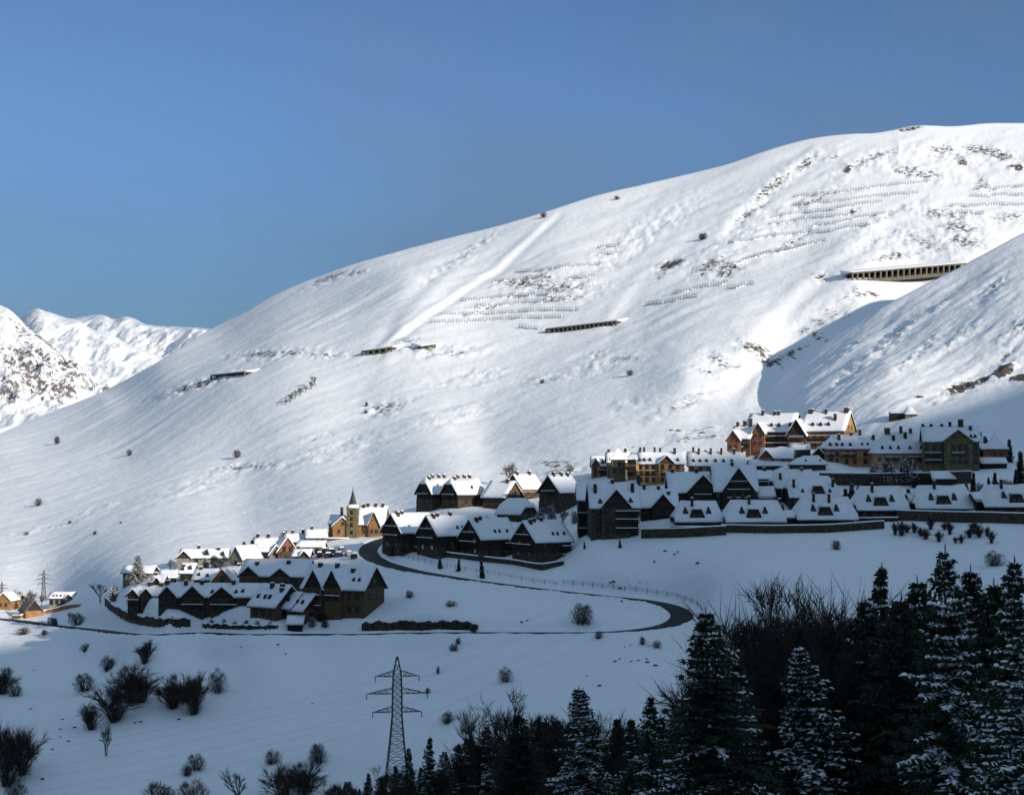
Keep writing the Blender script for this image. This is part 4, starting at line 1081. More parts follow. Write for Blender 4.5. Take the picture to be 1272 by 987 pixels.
# ---------------------------------------------------------------- walls and terraces
def wall_line(name, label, cat, pts, h, mat, th=.7, cap=.3, jag=0.0, rough=False, dz=0.0, deep=3.0):
    P = []
    for a, b in zip(pts[:-1], pts[1:]):
        n = max(1, int(abs(b[0] - a[0]) / 4))
        for k in range(n): P.append((a[0] + (b[0]-a[0])*k/n, a[1] + (b[1]-a[1])*k/n))
    P.append(pts[-1])
    W = [hit(*p) + Vector((0, 0, dz)) for p in P]
    zs = np.array([w.z for w in W]); k = min(9, len(zs))
    if len(zs) > 4:
        pad = np.pad(zs, k // 2, mode='edge'); zs = np.convolve(pad, np.ones(k) / k, 'valid')[:len(W)] if k % 2 else zs
    root = empty(name, W[len(W)//2]); O = W[len(W)//2]
    b = MB(); c = MB()
    rows = 5 if rough else 1
    L = []
    for i, w in enumerate(W):
        a = W[max(0, i-1)]; e = W[min(len(W)-1, i+1)]
        t = (e - a); t.z = 0; t.normalize(); nrm = Vector((t.y, -t.x, 0))
        if nrm.y > 0: nrm = -nrm
        hh = h * (1 + random.uniform(-jag, jag))
        L.append((Vector((w.x, w.y, zs[i])) - O, nrm, hh))
    for (p, n, h0), (q, m, h1) in zip(L[:-1], L[1:]):
        f = lambda p, n, s, z: (p.x + n.x*s*th/2, p.y + n.y*s*th/2, p.z + z)
        b.hexa([f(p, n, 1, -deep), f(q, m, 1, -deep), f(q, m, -1, -deep), f(p, n, -1, -deep), f(p, n, 1, h0), f(q, m, 1, h1), f(q, m, -1, h1), f(p, n, -1, h0)], 0)
        if cap:
            f2 = lambda p, n, s, z: (p.x + n.x*s*(th/2 + .12), p.y + n.y*s*(th/2 + .12), p.z + z)
            c.hexa([f2(p, n, 1, h0+.005), f2(q, m, 1, h1+.005), f2(q, m, -1, h1+.005), f2(p, n, -1, h0+.005), f2(p, n, .7, h0+cap), f2(q, m, .7, h1+cap), f2(q, m, -.7, h1+cap), f2(p, n, -.7, h0+cap)], 0)
    wo = b.build('masonry', mat, root)
    if rough:
        bm = bmesh.new(); bm.from_mesh(wo.data); bmesh.ops.remove_doubles(bm, verts=bm.verts, dist=.01)
        bmesh.ops.subdivide_edges(bm, edges=bm.edges, cuts=2, use_grid_fill=True)
        for v in bm.verts: v.co += Vector((random.uniform(-.18, .18), random.uniform(-.25, .25), random.uniform(-.14, .14)))
        bm.to_mesh(wo.data); bm.free()
    if cap: c.build('snow_cap', M_SNOW, root)
    tag(root, label, cat)
    return root
wall_line('retaining_wall', 'dark retaining wall below the leftmost broad snow roof', 'wall', [(797, 668), (850, 667), (902, 664)], 2.4, M_STONE)
wall_line('retaining_wall', 'dark retaining wall below the second and third broad roofs', 'wall', [(896, 661), (960, 662), (1030, 661), (1098, 656)], 2.0, M_STONE)
wall_line('retaining_wall', 'dark retaining wall at the right below the passage', 'wall', [(1114, 646), (1180, 648), (1230, 649), (1300, 651)], 2.7, M_STONE)
wall_line('terrace_wall', 'snow topped terrace wall in front of the first broad roofs', 'wall', [(834, 659), (900, 660)], 1.2, M_DARKWOOD)
wall_line('terrace_wall', 'snow topped terrace edge in front of the fourth broad roof', 'wall', [(1064, 648), (1116, 647)], 1.0, M_DARKWOOD)
wall_line('retaining_wall', 'tall dark wall below the pinkish house and the snowy trees', 'wall', [(1018, 602), (1080, 603), (1150, 602), (1206, 600)], 3.6, M_STONE)
wall_line('terrace_wall', 'stone terrace carrying the four big dark chalets', 'wall', [(496, 681), (545, 690), (600, 697), (640, 701), (674, 708), (700, 701)], 1.3, M_STONE)
wall_line('rubble_wall', 'curved rubble wall round the foot of the hamlet', 'wall', [(133, 745), (142, 757), (160, 767), (190, 772), (235, 774)], 1.2, M_STONE, th=1.4, cap=.45, jag=.3, rough=True, deep=1.2)
wall_line('rubble_wall', 'low snowy rubble bank below the hamlet terraces', 'wall', [(252, 777), (300, 779), (345, 779)], .6, M_STONE, th=1.0, cap=.3, jag=.5, rough=True, deep=1)
wall_line('boulder_wall', 'brown boulder wall along the lower road right of the hamlet', 'wall', [(450, 781), (500, 780), (560, 780), (580, 781), (592, 783)], 1.6, M_STONE, th=1.6, cap=.0, jag=.3, rough=True, deep=1.5)
wall_line('low_wall', 'tawny garden wall beside the road at the left edge', 'wall', [(16, 768), (36, 767), (62, 761), (100, 752)], 1.1, M_WARM, cap=.35)
# ================================================================== roads, fences, pylons, vehicles
T_ = np.gradient(RW, axis=0); T_[:, 2] = 0; T_ /= np.linalg.norm(T_, axis=1, keepdims=True)
RN = np.stack([-T_[:, 1], T_[:, 0]], 1)
wv = 1 + .12*perlin(ev/9, ev*0 + .3, 5)
px_ = RW[:, 0] / RW[:, 1] * FOC + PCX          # drifts narrow the cleared lane in places
wv = wv * (1 - .28 * np.clip((px_ - 590) / 50, 0, 1) * np.clip((800 - px_) / 30, 0, 1) - .35 * np.exp(-((px_ - 440) / 60)**2) * (RW[:, 2] < -36))
RX = np.array([RW[:, 0] + RN[:, 0]*o*ROAD_W*wv for o in (-.5, -.25, 0, .25, .5)]); RY = np.array([RW[:, 1] + RN[:, 1]*o*ROAD_W*wv for o in (-.5, -.25, 0, .25, .5)])
road = grid_mesh('road', RX, RY, np.tile(RW[:, 2], (5, 1)), M_ASPHALT, {'rock': 0*RX})
tag(road, 'cleared grey road winding up to the village', kind='structure')
# roadside fence on the upper bend: posts and two rails
def fence(label, pts, gap, h, lateral=0.0, post=.055):
    P = []
    for a, b in zip(pts[:-1], pts[1:]):
        n = max(2, int(math.hypot(b[0]-a[0], b[1]-a[1]) / 2))
        for k in range(n): P.append((a[0] + (b[0]-a[0])*k/n, a[1] + (b[1]-a[1])*k/n))
    W = [hit(*p) for p in P]
    S = [W[0]]
    for w in W:
        if (Vector((w.x, w.y)) - Vector((S[-1].x, S[-1].y))).length > gap: S.append(w)
    O = S[len(S)//2]
    root = empty('roadside_fence', O); tag(root, label, 'fence')
    q = MB(); q.box(-post, post, -post, post, -.5, h); q.box(-post*1.3, post*1.3, -post*1.3, post*1.3, h + .003, h + .16, 1)
    first = q.build('post', [M_DARKWOOD, M_SNOW], root)
    for i, w in enumerate(S[:100]):
        o = first if i == 0 else first.copy()
        if i: COL.objects.link(o); o.parent = root
        o.location = w - O
    for z in (h * .5, h * .88):
        r = MB()
        for a, b in zip(S[:-1], S[1:]): r.bar(a - O + Vector((0, 0, z)), b - O + Vector((0, 0, z)), .035)
        r.build('rail', M_DARKWOOD, root)
fence('dark timber fence on the bank above the road below the chalets', [(474, 684), (500, 692), (545, 703), (600, 712), (660, 722), (705, 729)], 3.2, 1.1)
fence('posts lining the outer edge of the hairpin bend', [(700, 725), (760, 731), (810, 737), (845, 743), (866, 752), (874, 762)], 2.6, 1.2)

# ---------------------------------------------------------------- lattice pylons
def pylon(label, P, H, yaw, thick=1.0):
    root = empty('power_pylon', P, yaw); tag(root, label, 'pylon', 'lattice pylons of the power line')
    b = MB()
    prof = [(0, 2.3), (.30, 1.45), (.52, .98), (.72, .92), (.86, .80), (1.0, .10)]
    def half(t):
        for (a, w0), (c, w1) in zip(prof[:-1], prof[1:]):
            if a <= t <= c: return w0 + (w1 - w0) * (t - a) / (c - a)
    S = H / 25.0
    lev = [0, .09, .17, .24, .30, .36, .41, .46, .52, .57, .62, .67, .72, .77, .81, .86, .93, 1.0]
    c4 = lambda t: [Vector((sx * half(t) * S, sy * half(t) * S, t * H)) for sx, sy in ((-1, -1), (1, -1), (1, 1), (-1, 1))]
    for t0, t1 in zip(lev[:-1], lev[1:]):
        A, B = c4(t0), c4(t1)
        for k in range(4):
            j = (k + 1) % 4
            b.bar(A[k], B[k], .11 * thick)
            b.bar(A[k], B[j], .055 * thick); b.bar(A[j], B[k], .055 * thick)
            b.bar(B[k], B[j], .05 * thick)
    b.build('lattice_mast', M_STEEL, root)
    tips = []
    for t, arm in ((.55, 5.0), (.70, 6.2), (.84, 4.5)):
        for sx in (-1, 1):
            a = MB(); w = half(t) * S; tip = Vector((sx * arm * S, 0, t * H))
            for sy in (-1, 1):
                lo = Vector((sx * w, sy * w, t * H)); up = Vector((sx * w, sy * w, (t + .045) * H))
                a.bar(lo, tip, .075 * thick); a.bar(up, tip, .065 * thick)
                for f in (.25, .5, .75): a.bar(lo.lerp(tip, f), up.lerp(tip, f), .04 * thick); a.bar(lo.lerp(tip, f), up.lerp(tip, max(0, f - .25)), .04 * thick)
            for f in (.3, .6): a.bar(Vector((sx*w, -w, t*H)).lerp(tip, f), Vector((sx*w, w, t*H)).lerp(tip, f), .04 * thick)
            ao = a.build('cross_arm', M_STEEL, root)
            i = MB(); i.bar(tip, tip - Vector((0, 0, 1.1 * S)), .09 * thick, n=6); i.build('insulator', M_SLATE, ao)
            tips.append(Matrix.LocRotScale(P, Matrix.Rotation(yaw, 3, 'Z'), None) @ (tip - Vector((0, 0, 1.1 * S))))
    return tips
pA = at(493, 968, 311)
tA = pylon('near steel lattice pylon rising above the dark treetops', pA, at(493, 815, 311).z - pA.z, R(8))
pB = hit(54, 746)
pylon('thin distant pylon standing behind the houses at the far left', pB, (746 - 708) * mpp(pB.y), R(20), thick=.8)
pC = hit(2, 752)
pylon('pale distant pylon at the extreme left edge', pC, (752 - 722) * mpp(pC.y), R(20), thick=.7)
# the conductors run on from the near pylon, off to the right over the spur and off to the left
far_r = at(1500, 330, 600); far_l = at(-330, 985, 240)
for i, t in enumerate(tA):
    dx = (t - pA); dx.z = 0
    for side, q in (('right', far_r), ('left', far_l)):
        e = q + dx * 1.0 + Vector((0, 0, t.z - pA.z - 18))
        b = MB(); n = 40; pr = t
        sag = (e - t).length * .022
        for k in range(1, n + 1):
            f = k / n; p = t.lerp(e, f) - Vector((0, 0, 4 * sag * f * (1 - f)))
            b.bar(pr, p, .011, n=3); pr = p
        o = b.build('power_cable', M_SLATE)
        tag(o, 'thin dark power cable leading from the near pylon to the ' + side, 'cable', 'power cables to the ' + side + ' of the near pylon')

# ---------------------------------------------------------------- vehicles
M_PAINT = [noisy('car_paint_' + n, c, tuple(x * 1.25 for x in c), 4, .35) for n, c in (('blue', (.02, .035, .075)), ('grey', (.09, .09, .095)), ('red', (.20, .03, .025)), ('silver', (.30, .31, .32)), ('black', (.015, .015, .017)))]
M_TYRE = noisy('tyre_rubber', (.012, .012, .012), (.025, .025, .025), 5, .9)
def car(name, label, cat, group, P, yaw, paint, size=(4.2, 1.75, 1.45), van=False, snowy=False):
    root = empty(name, P, yaw); tag(root, label, cat, group)
    L, W, H = size; h = W / 2; z0 = .28
    if van: prof = [(-L/2, z0), (L/2, z0), (L/2, H*.45), (L/2*.86, H*.52), (L/2*.66, H*.97), (-L/2*.98, H), (-L/2, H*.9)]
    else: prof = [(-L/2, z0), (L/2, z0), (L/2, H*.50), (L*.26, H*.60), (L*.12, H*.97), (-L*.26, H), (-L*.40, H*.64), (-L/2, H*.60)]
    b = MB(); n = len(prof)
    def ins(x, z): return h * (1 - .14 * max(0, (z - H*.55) / (H*.45)))
    A = [(x, -ins(x, z), z) for x, z in prof]; B = [(x, ins(x, z), z) for x, z in prof]
    b.face(A, 0); b.face(B[::-1], 0)
    for k in range(n): b.face([A[k], B[k], B[(k+1) % n], A[(k+1) % n]][::-1], 0)
    body = b.build('body', paint, root)
    g = MB()
    for sy in (-1, 1):
        y = sy * (h * .93 + .015)
        xs = (-L*.42, L*.30) if van else (-L*.27, L*.12)
        g.box(xs[0], -L*.06, min(y, y - sy*.03), max(y, y - sy*.03), H*.60, H*.88); g.box(-L*.03, xs[1] - .1, min(y, y - sy*.03), max(y, y - sy*.03), H*.60, H*.88)
    g.build('window', M_GLASS, body)
    w = None
    for sx in (-.31, .31):
        for sy in (-1, 1):
            q = MB(); y = sy * (h - .1); R_ = .32
            ring = [(L*sx + math.cos(a)*R_, math.sin(a)*R_ + R_) for a in [2*PI*k/12 for k in range(12)]]
            o1 = [(x, y - .11, z) for x, z in ring]; o2 = [(x, y + .11, z) for x, z in ring]
            q.face(o1); q.face(o2[::-1])
            for k in range(12): q.face([o1[k], o2[k], o2[(k+1) % 12], o1[(k+1) % 12]][::-1])
            q.build('wheel', M_TYRE, root)
    for sy in (-.6, .6):
        q = MB(); q.box(L/2 + .003, L/2 + .04, sy*h - .18, sy*h + .18, H*.38, H*.47); q.build('headlight', M_GLASS, body)
    if snowy:
        s = MB(); zt = H + .012
        s.hexa([(-L*.27, -h*.8, zt), (L*.13, -h*.8, zt), (L*.13, h*.8, zt), (-L*.27, h*.8, zt), (-L*.22, -h*.6, zt+.3), (L*.09, -h*.6, zt+.3), (L*.09, h*.6, zt+.3), (-L*.22, h*.6, zt+.3)])
        s.hexa([(L*.27, -h*.85, H*.62), (L*.49, -h*.85, H*.53), (L*.49, h*.85, H*.53), (L*.27, h*.85, H*.62), (L*.29, -h*.7, H*.78), (L*.46, -h*.7, H*.68), (L*.46, h*.7, H*.68), (L*.29, h*.7, H*.78)])
        s.build('snow_cover', M_SNOW, root)
    return root
P = hit(65, 777.5)
i_ = int(np.argmin(np.hypot(RW[:, 0] - P.x, RW[:, 1] - P.y)))
P = Vector(RW[i_]); P.z = max(ground(P.x, P.y), P.z) + .2
tv = RW[i_ - 1] - RW[i_ + 1]
car('delivery_van', 'dark blue box van driving on the road at the left', 'van', None, P, math.atan2(tv[1], tv[0]), M_PAINT[0], size=(4.9, 1.95, 2.3), van=True)
lots = [(392, 686, 3, 'snow buried grey car next to the church path'), (403, 686, 4, 'snow topped grey car second in the parking line'), (413, 687, 4, 'snow topped black car in the middle of the parking line'), (424, 685, 1, 'snow topped car nearest the church porch'),
        (397, 691, 4, 'black car in the front parking line'), (409, 692, 4, 'black roofed car half buried in the front parking line'), (421, 691, 0, 'dark car beside the two white roofed cars'), (433, 690, 3, 'silver car with thick white roof by the road bend'), (440, 693, 4, 'dark car closest to the road bend')]
for (px, py, k, lab) in lots:
    car('parked_car', lab, 'car', 'snow covered cars parked below the church', hit(px, py) - Vector((0, 0, .1)), R(random.choice((80, 95, 10, 100)) + random.uniform(-8, 8)), M_PAINT[k], snowy=True)

# ---------------------------------------------------------------- avalanche galleries on the high road
M_GALL = noisy('gallery_concrete', (.085, .078, .062), (.14, .13, .105), .5, .9, .2)
def gallery(label, a, b, h, bays, dep=7.0, d_off=0):
    A, B = hit_slope(*a), hit_slope(*b)
    t = B - A; L = math.hypot(t.x, t.y); yaw = math.atan2(t.y, t.x); sl = t.z / L
    root = empty('avalanche_gallery', A, yaw); tag(root, label, 'gallery', 'avalanche galleries on the high road')
    z = lambda x: sl * x
    def slab(mb, x0, x1, y0, y1, z0, z1, m=0):
        mb.hexa([(x0, y0, z(x0)+z0), (x1, y0, z(x1)+z0), (x1, y1, z(x1)+z0), (x0, y1, z(x0)+z0), (x0, y0, z(x0)+z1), (x1, y0, z(x1)+z1), (x1, y1, z(x1)+z1), (x0, y1, z(x0)+z1)], m)
    r = MB(); slab(r, 0, L, -.5, dep, h - .9, h); rf = r.build('roof_slab', M_GALL, root)
    s = MB()
    s.hexa([(0, .3, h+.004), (L, .3, z(L)+h+.004), (L, dep+9, z(L)+h+.004), (0, dep+9, h+.004), (0, .8, h+.5), (L, .8, z(L)+h+.5), (L, dep+9, z(L)+h+3.2), (0, dep+9, h+3.2)])
    s.build('snow_cover', M_SNOW, rf)
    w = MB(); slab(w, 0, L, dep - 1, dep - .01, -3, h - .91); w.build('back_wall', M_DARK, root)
    f = MB(); slab(f, 0, L, -.45, dep - 1.01, -2.5, -.1); f.build('base_wall', M_GALL, root)
    for k in range(bays + 1):
        q = MB(); x = L * k / bays; w_ = min(.55, L / bays * .16); x = min(max(x, w_), L - w_)
        slab(q, x - w_, x + w_, -.4, .5, -.09, h - .91); q.build('pillar', M_GALL, root)
gallery('long pillared avalanche gallery left of the spur', (1058, 348), (1200, 336), 5.0, 20)
gallery('straight grey avalanche gallery in the middle of the mountainside', (678, 414), (766, 404), 3.3, 16)
gallery('short avalanche gallery at the foot of the furrow', (449, 442), (487, 437), 3.6, 5)
gallery('tiny dark gallery mouth right of the short gallery', (523, 434), (541, 431.5), 2.4, 2, dep=4)
gallery('brown avalanche gallery far left on the high road', (262, 471), (304, 467), 3.4, 6)

# ---------------------------------------------------------------- avalanche fences: one object for each row
M_BARR = noisy('weathered_barrier', (.05, .045, .04), (.11, .10, .085), 2, .8)
ROWS = [((742,308),(768,306),'short upper fence row right of the furrow top'),((743,317),(770,315),'short second fence row below the upper short row'),
 ((640,339),(748,328),'topmost long fence row right of the furrow'),((612,351),(668,346),'fence row left of the rock band'),((706,347),(738,344),'short fence row right of the rock band'),
 ((572,374),(698,364),'long fence row just below the rock band'),((590,382),(702,373),'second long fence row below the rock band'),((545,393),(718,385),'third and widest fence row below the rock band'),((533,402),(700,394),'lowest long fence row below the rock band'),
 ((645,407),(672,410),'stub of fence left of the middle gallery'),((492,425),(522,424),'faint fence row above the short gallery'),
 ((985,246),(1155,226),'highest fence row under the right summit'),((985,256),(1140,240),'second fence row under the right summit'),((965,270),(1095,252),'third fence row under the right summit'),
 ((955,279),(1060,266),'fence row in the middle of the right summit face'),((905,302),(1008,288),'fence row left of the long dark rock streak'),((1010,282),(1100,266),'fence row crossing the dark rock streak'),((1010,291),(1080,280),'short fence row under the dark rock streak'),
 ((938,318),(1000,306),'fence row above the pillared gallery left side'),((920,325),(1025,300),'slanting fence row right of the brown outcrop'),
 ((836,365),(903,352),'fence row right below the brown outcrop'),((903,360),(936,353),'stub of fence right below the brown outcrop'),((802,380),(866,369),'lowest fence row below the brown outcrop'),
 ((1205,245),(1272,243),'upper fence row at the right edge'),((1180,257),(1272,255),'lower fence row at the right edge'),((1188,265),(1222,266),'short fence row above the scree at right'),((1210,236),(1272,233),'top fence row at the right edge')]
for (a, b, lab) in ROWS:
    n = max(3, int(math.hypot(b[0]-a[0], b[1]-a[1]) / 3.4))
    O = hit((a[0]+b[0])/2, (a[1]+b[1])/2)
    root = empty('avalanche_fence', O); tag(root, lab, 'avalanche fence', 'rows of avalanche fences')
    up = MB(); rl = MB(); sb = MB(); pr = None
    for k in range(n + 1):
        f = k / n; p = hit(a[0] + (b[0]-a[0])*f, a[1] + (b[1]-a[1])*f + 1.2*math.sin(f*9 + a[0]) * .6) - O
        up.bar(p - Vector((0, 0, 1)), p + Vector((0, -.7, 2.6)), .14)
        if pr is not None and k % 7:
            for z in (.9, 1.7, 2.5): rl.bar(pr + Vector((0, -z*.27, z)), p + Vector((0, -z*.27, z)), .10)
            sb.hexa([pr + Vector((0, -.3, -.8)), p + Vector((0, -.3, -.8)), p + Vector((0, 2.2, -.6)), pr + Vector((0, 2.2, -.6)), pr + Vector((0, -.05, .6)), p + Vector((0, -.05, .6)), p + Vector((0, 2.0, 1.1)), pr + Vector((0, 2.0, 1.1))])
        pr = p
    up.build('support', M_BARR, root); rl.build('crossbeam', M_BARR, root); sb.build('snow_drift', M_SNOW, root)
# ================================================================== trees and shrubs
M_NEEDLE = noisy('needles', (0.014, 0.022, 0.012), (0.040, 0.052, 0.028), 0.6, 0.7)
M_NEEDLE2 = noisy('dry_needles', (0.020, 0.024, 0.012), (0.045, 0.046, 0.026), 0.6, 0.7)
M_BARK = noisy('bark', (0.030, 0.022, 0.016), (0.07, 0.052, 0.038), 3, 0.9)
M_TWIG = noisy('bare_twigs', (0.026, 0.020, 0.016), (0.060, 0.046, 0.037), 0.8, 0.9)
M_TWIG2 = noisy('grey_twigs', (0.085, 0.078, 0.068), (0.15, 0.14, 0.12), 0.8, 0.9)
M_TREESNOW = noisy('snow_on_boughs', (0.74, 0.76, 0.80), (0.84, 0.85, 0.87), 1.5, 0.8)

class Soup:
    def __init__(s): s.v, s.f = [], []
    def poly(s, pts):
        i = len(s.v); s.v += [tuple(p) for p in pts]; s.f.append(tuple(range(i, i + len(pts))))
    def mesh(s, name, mat, smooth=False):
        me = bpy.data.meshes.new(name); me.from_pydata(s.v, [], s.f); me.materials.append(mat)
        if smooth: me.polygons.foreach_set('use_smooth', [True] * len(s.f))
        me.update(); return me

def tube(s, a, b, r0, r1, n=5):
    a, b = Vector(a), Vector(b); d = (b - a).normalized()
    t = d.cross(Vector((.3, .2, 1)) if abs(d.z) < .9 else Vector((1, 0, 0))).normalized(); u = d.cross(t)
    i = len(s.v)
    for c, r in ((a, r0), (b, r1)):
        for k in range(n): s.v.append(tuple(c + t*(math.cos(2*PI*k/n)*r) + u*(math.sin(2*PI*k/n)*r)))
    for k in range(n): s.f.append((i+k, i+(k+1) % n, i+n+(k+1) % n, i+n+k))

def blade(s, a, b, w, rnd):
    """thin twig: a tapered sliver"""
    a, b = Vector(a), Vector(b); d = b - a
    t = d.cross(Vector((rnd.uniform(-1, 1), rnd.uniform(-1, 1), rnd.uniform(-1, 1))))
    if t.length < 1e-5: return
    t = t.normalized() * w
    s.poly([a - t, a + t, b])

def blob(s, c, r, rz, rnd):
    """small irregular lump (snow on a bough)"""
    c = Vector(c); n = 5
    i = len(s.v)
    for ring_, zz in ((1.0, -.15), (.72, .55)):
        for k in range(n):
            a = 2*PI*k/n + rnd.uniform(-.3, .3); q = r * ring_ * rnd.uniform(.7, 1.2)
            s.v.append((c.x + math.cos(a)*q, c.y + math.sin(a)*q, c.z + rz*zz*rnd.uniform(.7, 1.2)))
    s.v.append((c.x, c.y, c.z + rz))
    for k in range(n):
        j = (k+1) % n
        s.f.append((i+k, i+j, i+n+j, i+n+k)); s.f.append((i+n+k, i+n+j, i+2*n))
    s.f.append(tuple(i+n-1-k for k in range(n)))

def spruce(seed, H=18.0, Rb=3.4, snow=.5, gap=.12, droop=.35, dens=1.0, pine=False, needle=None, side=None):
    rnd = random.Random(seed)
    tr, cr, sn = Soup(), Soup(), Soup()
    lean = rnd.uniform(-.02, .02)
    ax = lambda z: Vector((lean*z + .12*math.sin(z*.5 + seed), .12*math.cos(z*.4 + seed), z))
    zs = [H*k/8 for k in range(9)]
    for a, b in zip(zs[:-1], zs[1:]): tube(tr, ax(a), ax(b), .26*H/18*(1-a/H)+.03, .26*H/18*(1-b/H)+.03)
    z = H * (.10 if not pine else .22)
    while z < H*.985:
        t = z / H
        env = (1 - t) ** (.88 if not pine else .55) * Rb * (1.0 if t > .15 else .85)
        if pine: env *= (.75 + .35*math.sin(z*1.1 + seed))
        n = rnd.randint(7, 9)
        a0 = rnd.uniform(0, 6.28)
        for k in range(n):
            if rnd.random() < gap * (1 + .9*math.sin(z*.8 + seed*2 + k)): continue
            an = a0 + 2*PI*k/n + rnd.uniform(-.35, .35)
            L = max(.16, env * rnd.uniform(.55, 1.2) * (1 + .20*math.sin(an + seed) + .16*math.sin(z*1.15 + an*2 + seed)))
            up = .28 - .55*(1-t) if not pine else rnd.uniform(-.1, .45)
            dr = droop * (1 - t*.7)
            d = Vector((math.cos(an), math.sin(an), 0)); sdv = Vector((-d.y, d.x, 0))
            p0 = ax(z); pts = []
            m = max(3, int(L / .42 * dens))
            for q in range(m + 1):
                f = q / m
                pts.append(p0 + d*(L*f) + Vector((0, 0, L*(up*f - dr*f*f + .16*f**3))))
            tube(tr, pts[0], pts[-1], .045, .012, 3)
            snowy = rnd.random() < (snow + .35*math.sin(an*2 + z*.9 + seed)) * (1.0 if side is None else (1.3 if math.cos(an - side) > .1 else .25))
            for q in range(1, m + 1):
                f = q / m; p = pts[q]
                wd = (.10 + .26*min(1, L) + .85*(1-f)**.7 * min(1.3, L/2)) * (.85 if not pine else .75)
                for sg in (-1, 1):
                    if rnd.random() < .08: continue
                    for rep in range(2):
                        e = p + sdv*(sg*wd*rnd.uniform(.55, 1.1)) + d*rnd.uniform(.05, .55) + Vector((0, 0, rnd.uniform(-.42, .06) - (.0 if not pine else -.25)))
                        w = rnd.uniform(.09, .19)
                        c = (p + e)/2
                        cr.poly([p + d*.02, c + d*w + Vector((0, 0, rnd.uniform(-.12, .05))), e, c - d*w + Vector((0, 0, rnd.uniform(-.14, .02)))])
                    if rnd.random() < .75:
                        e = p + sdv*(sg*wd*rnd.uniform(.1, .6)) + Vector((0, 0, -rnd.uniform(.25, .6)))
                        cr.poly([p - d*.13, p + d*.13, e])
                if f > .72:
                    e = p + d*rnd.uniform(.15, .35) + Vector((0, 0, rnd.uniform(-.1, .25)))
                    cr.poly([p - sdv*.09, p + sdv*.09, e]); cr.poly([p + Vector((0, 0, -.09)), p + Vector((0, 0, .09)), e])
                if snowy and f > .18:
                    for rep in range(3):          # snow lying along the side sprays
                        if rnd.random() < .22: continue
                        sg = rnd.choice((-1, 1))
                        e = p + sdv*(sg*wd*rnd.uniform(.25, 1.0)) + d*rnd.uniform(-.05, .4) + Vector((0, 0, rnd.uniform(-.30, .02) + .10))
                        o = p + Vector((0, 0, .09)) + d*rnd.uniform(-.15, .15); w = rnd.uniform(.06, .17); cc = o.lerp(e, .55)
                        cr_ = cc + d*w + Vector((0, 0, rnd.uniform(-.03, .08))); cl_ = cc - d*w + Vector((0, 0, rnd.uniform(-.05, .05)))
                        up_ = cc + Vector((0, 0, rnd.uniform(.05, .13)))
                        for tri in ((o, cr_, up_), (cr_, e, up_), (e, cl_, up_), (cl_, o, up_)): sn.poly(tri)
                    if rnd.random() < .42:
                        r = rnd.uniform(.10, .26) * min(1.25, .55 + L/4)
                        blob(sn, p + sdv*rnd.uniform(-.6, .6)*wd + Vector((0, 0, rnd.uniform(-.05, .06))), r, r*rnd.uniform(.45, .8), rnd)
        z += rnd.uniform(.32, .56) * (H/18)**.5 * (1.0 if not pine else 1.3)
    for k in range(7):
        a = rnd.uniform(0, 6.28); p = ax(H*.985 - k*.12)
        cr.poly([p + Vector((-.05, 0, 0)), p + Vector((.05, 0, 0)), p + Vector((math.cos(a)*.12*k*.5, math.sin(a)*.12*k*.5, .45))])
    return [('trunk', tr.mesh('trunk', M_BARK)), ('crown', cr.mesh('crown', needle or M_NEEDLE))] + ([('snow_on_boughs', sn.mesh('snow_on_boughs', M_TREESNOW, True))] if snow > .02 else [])

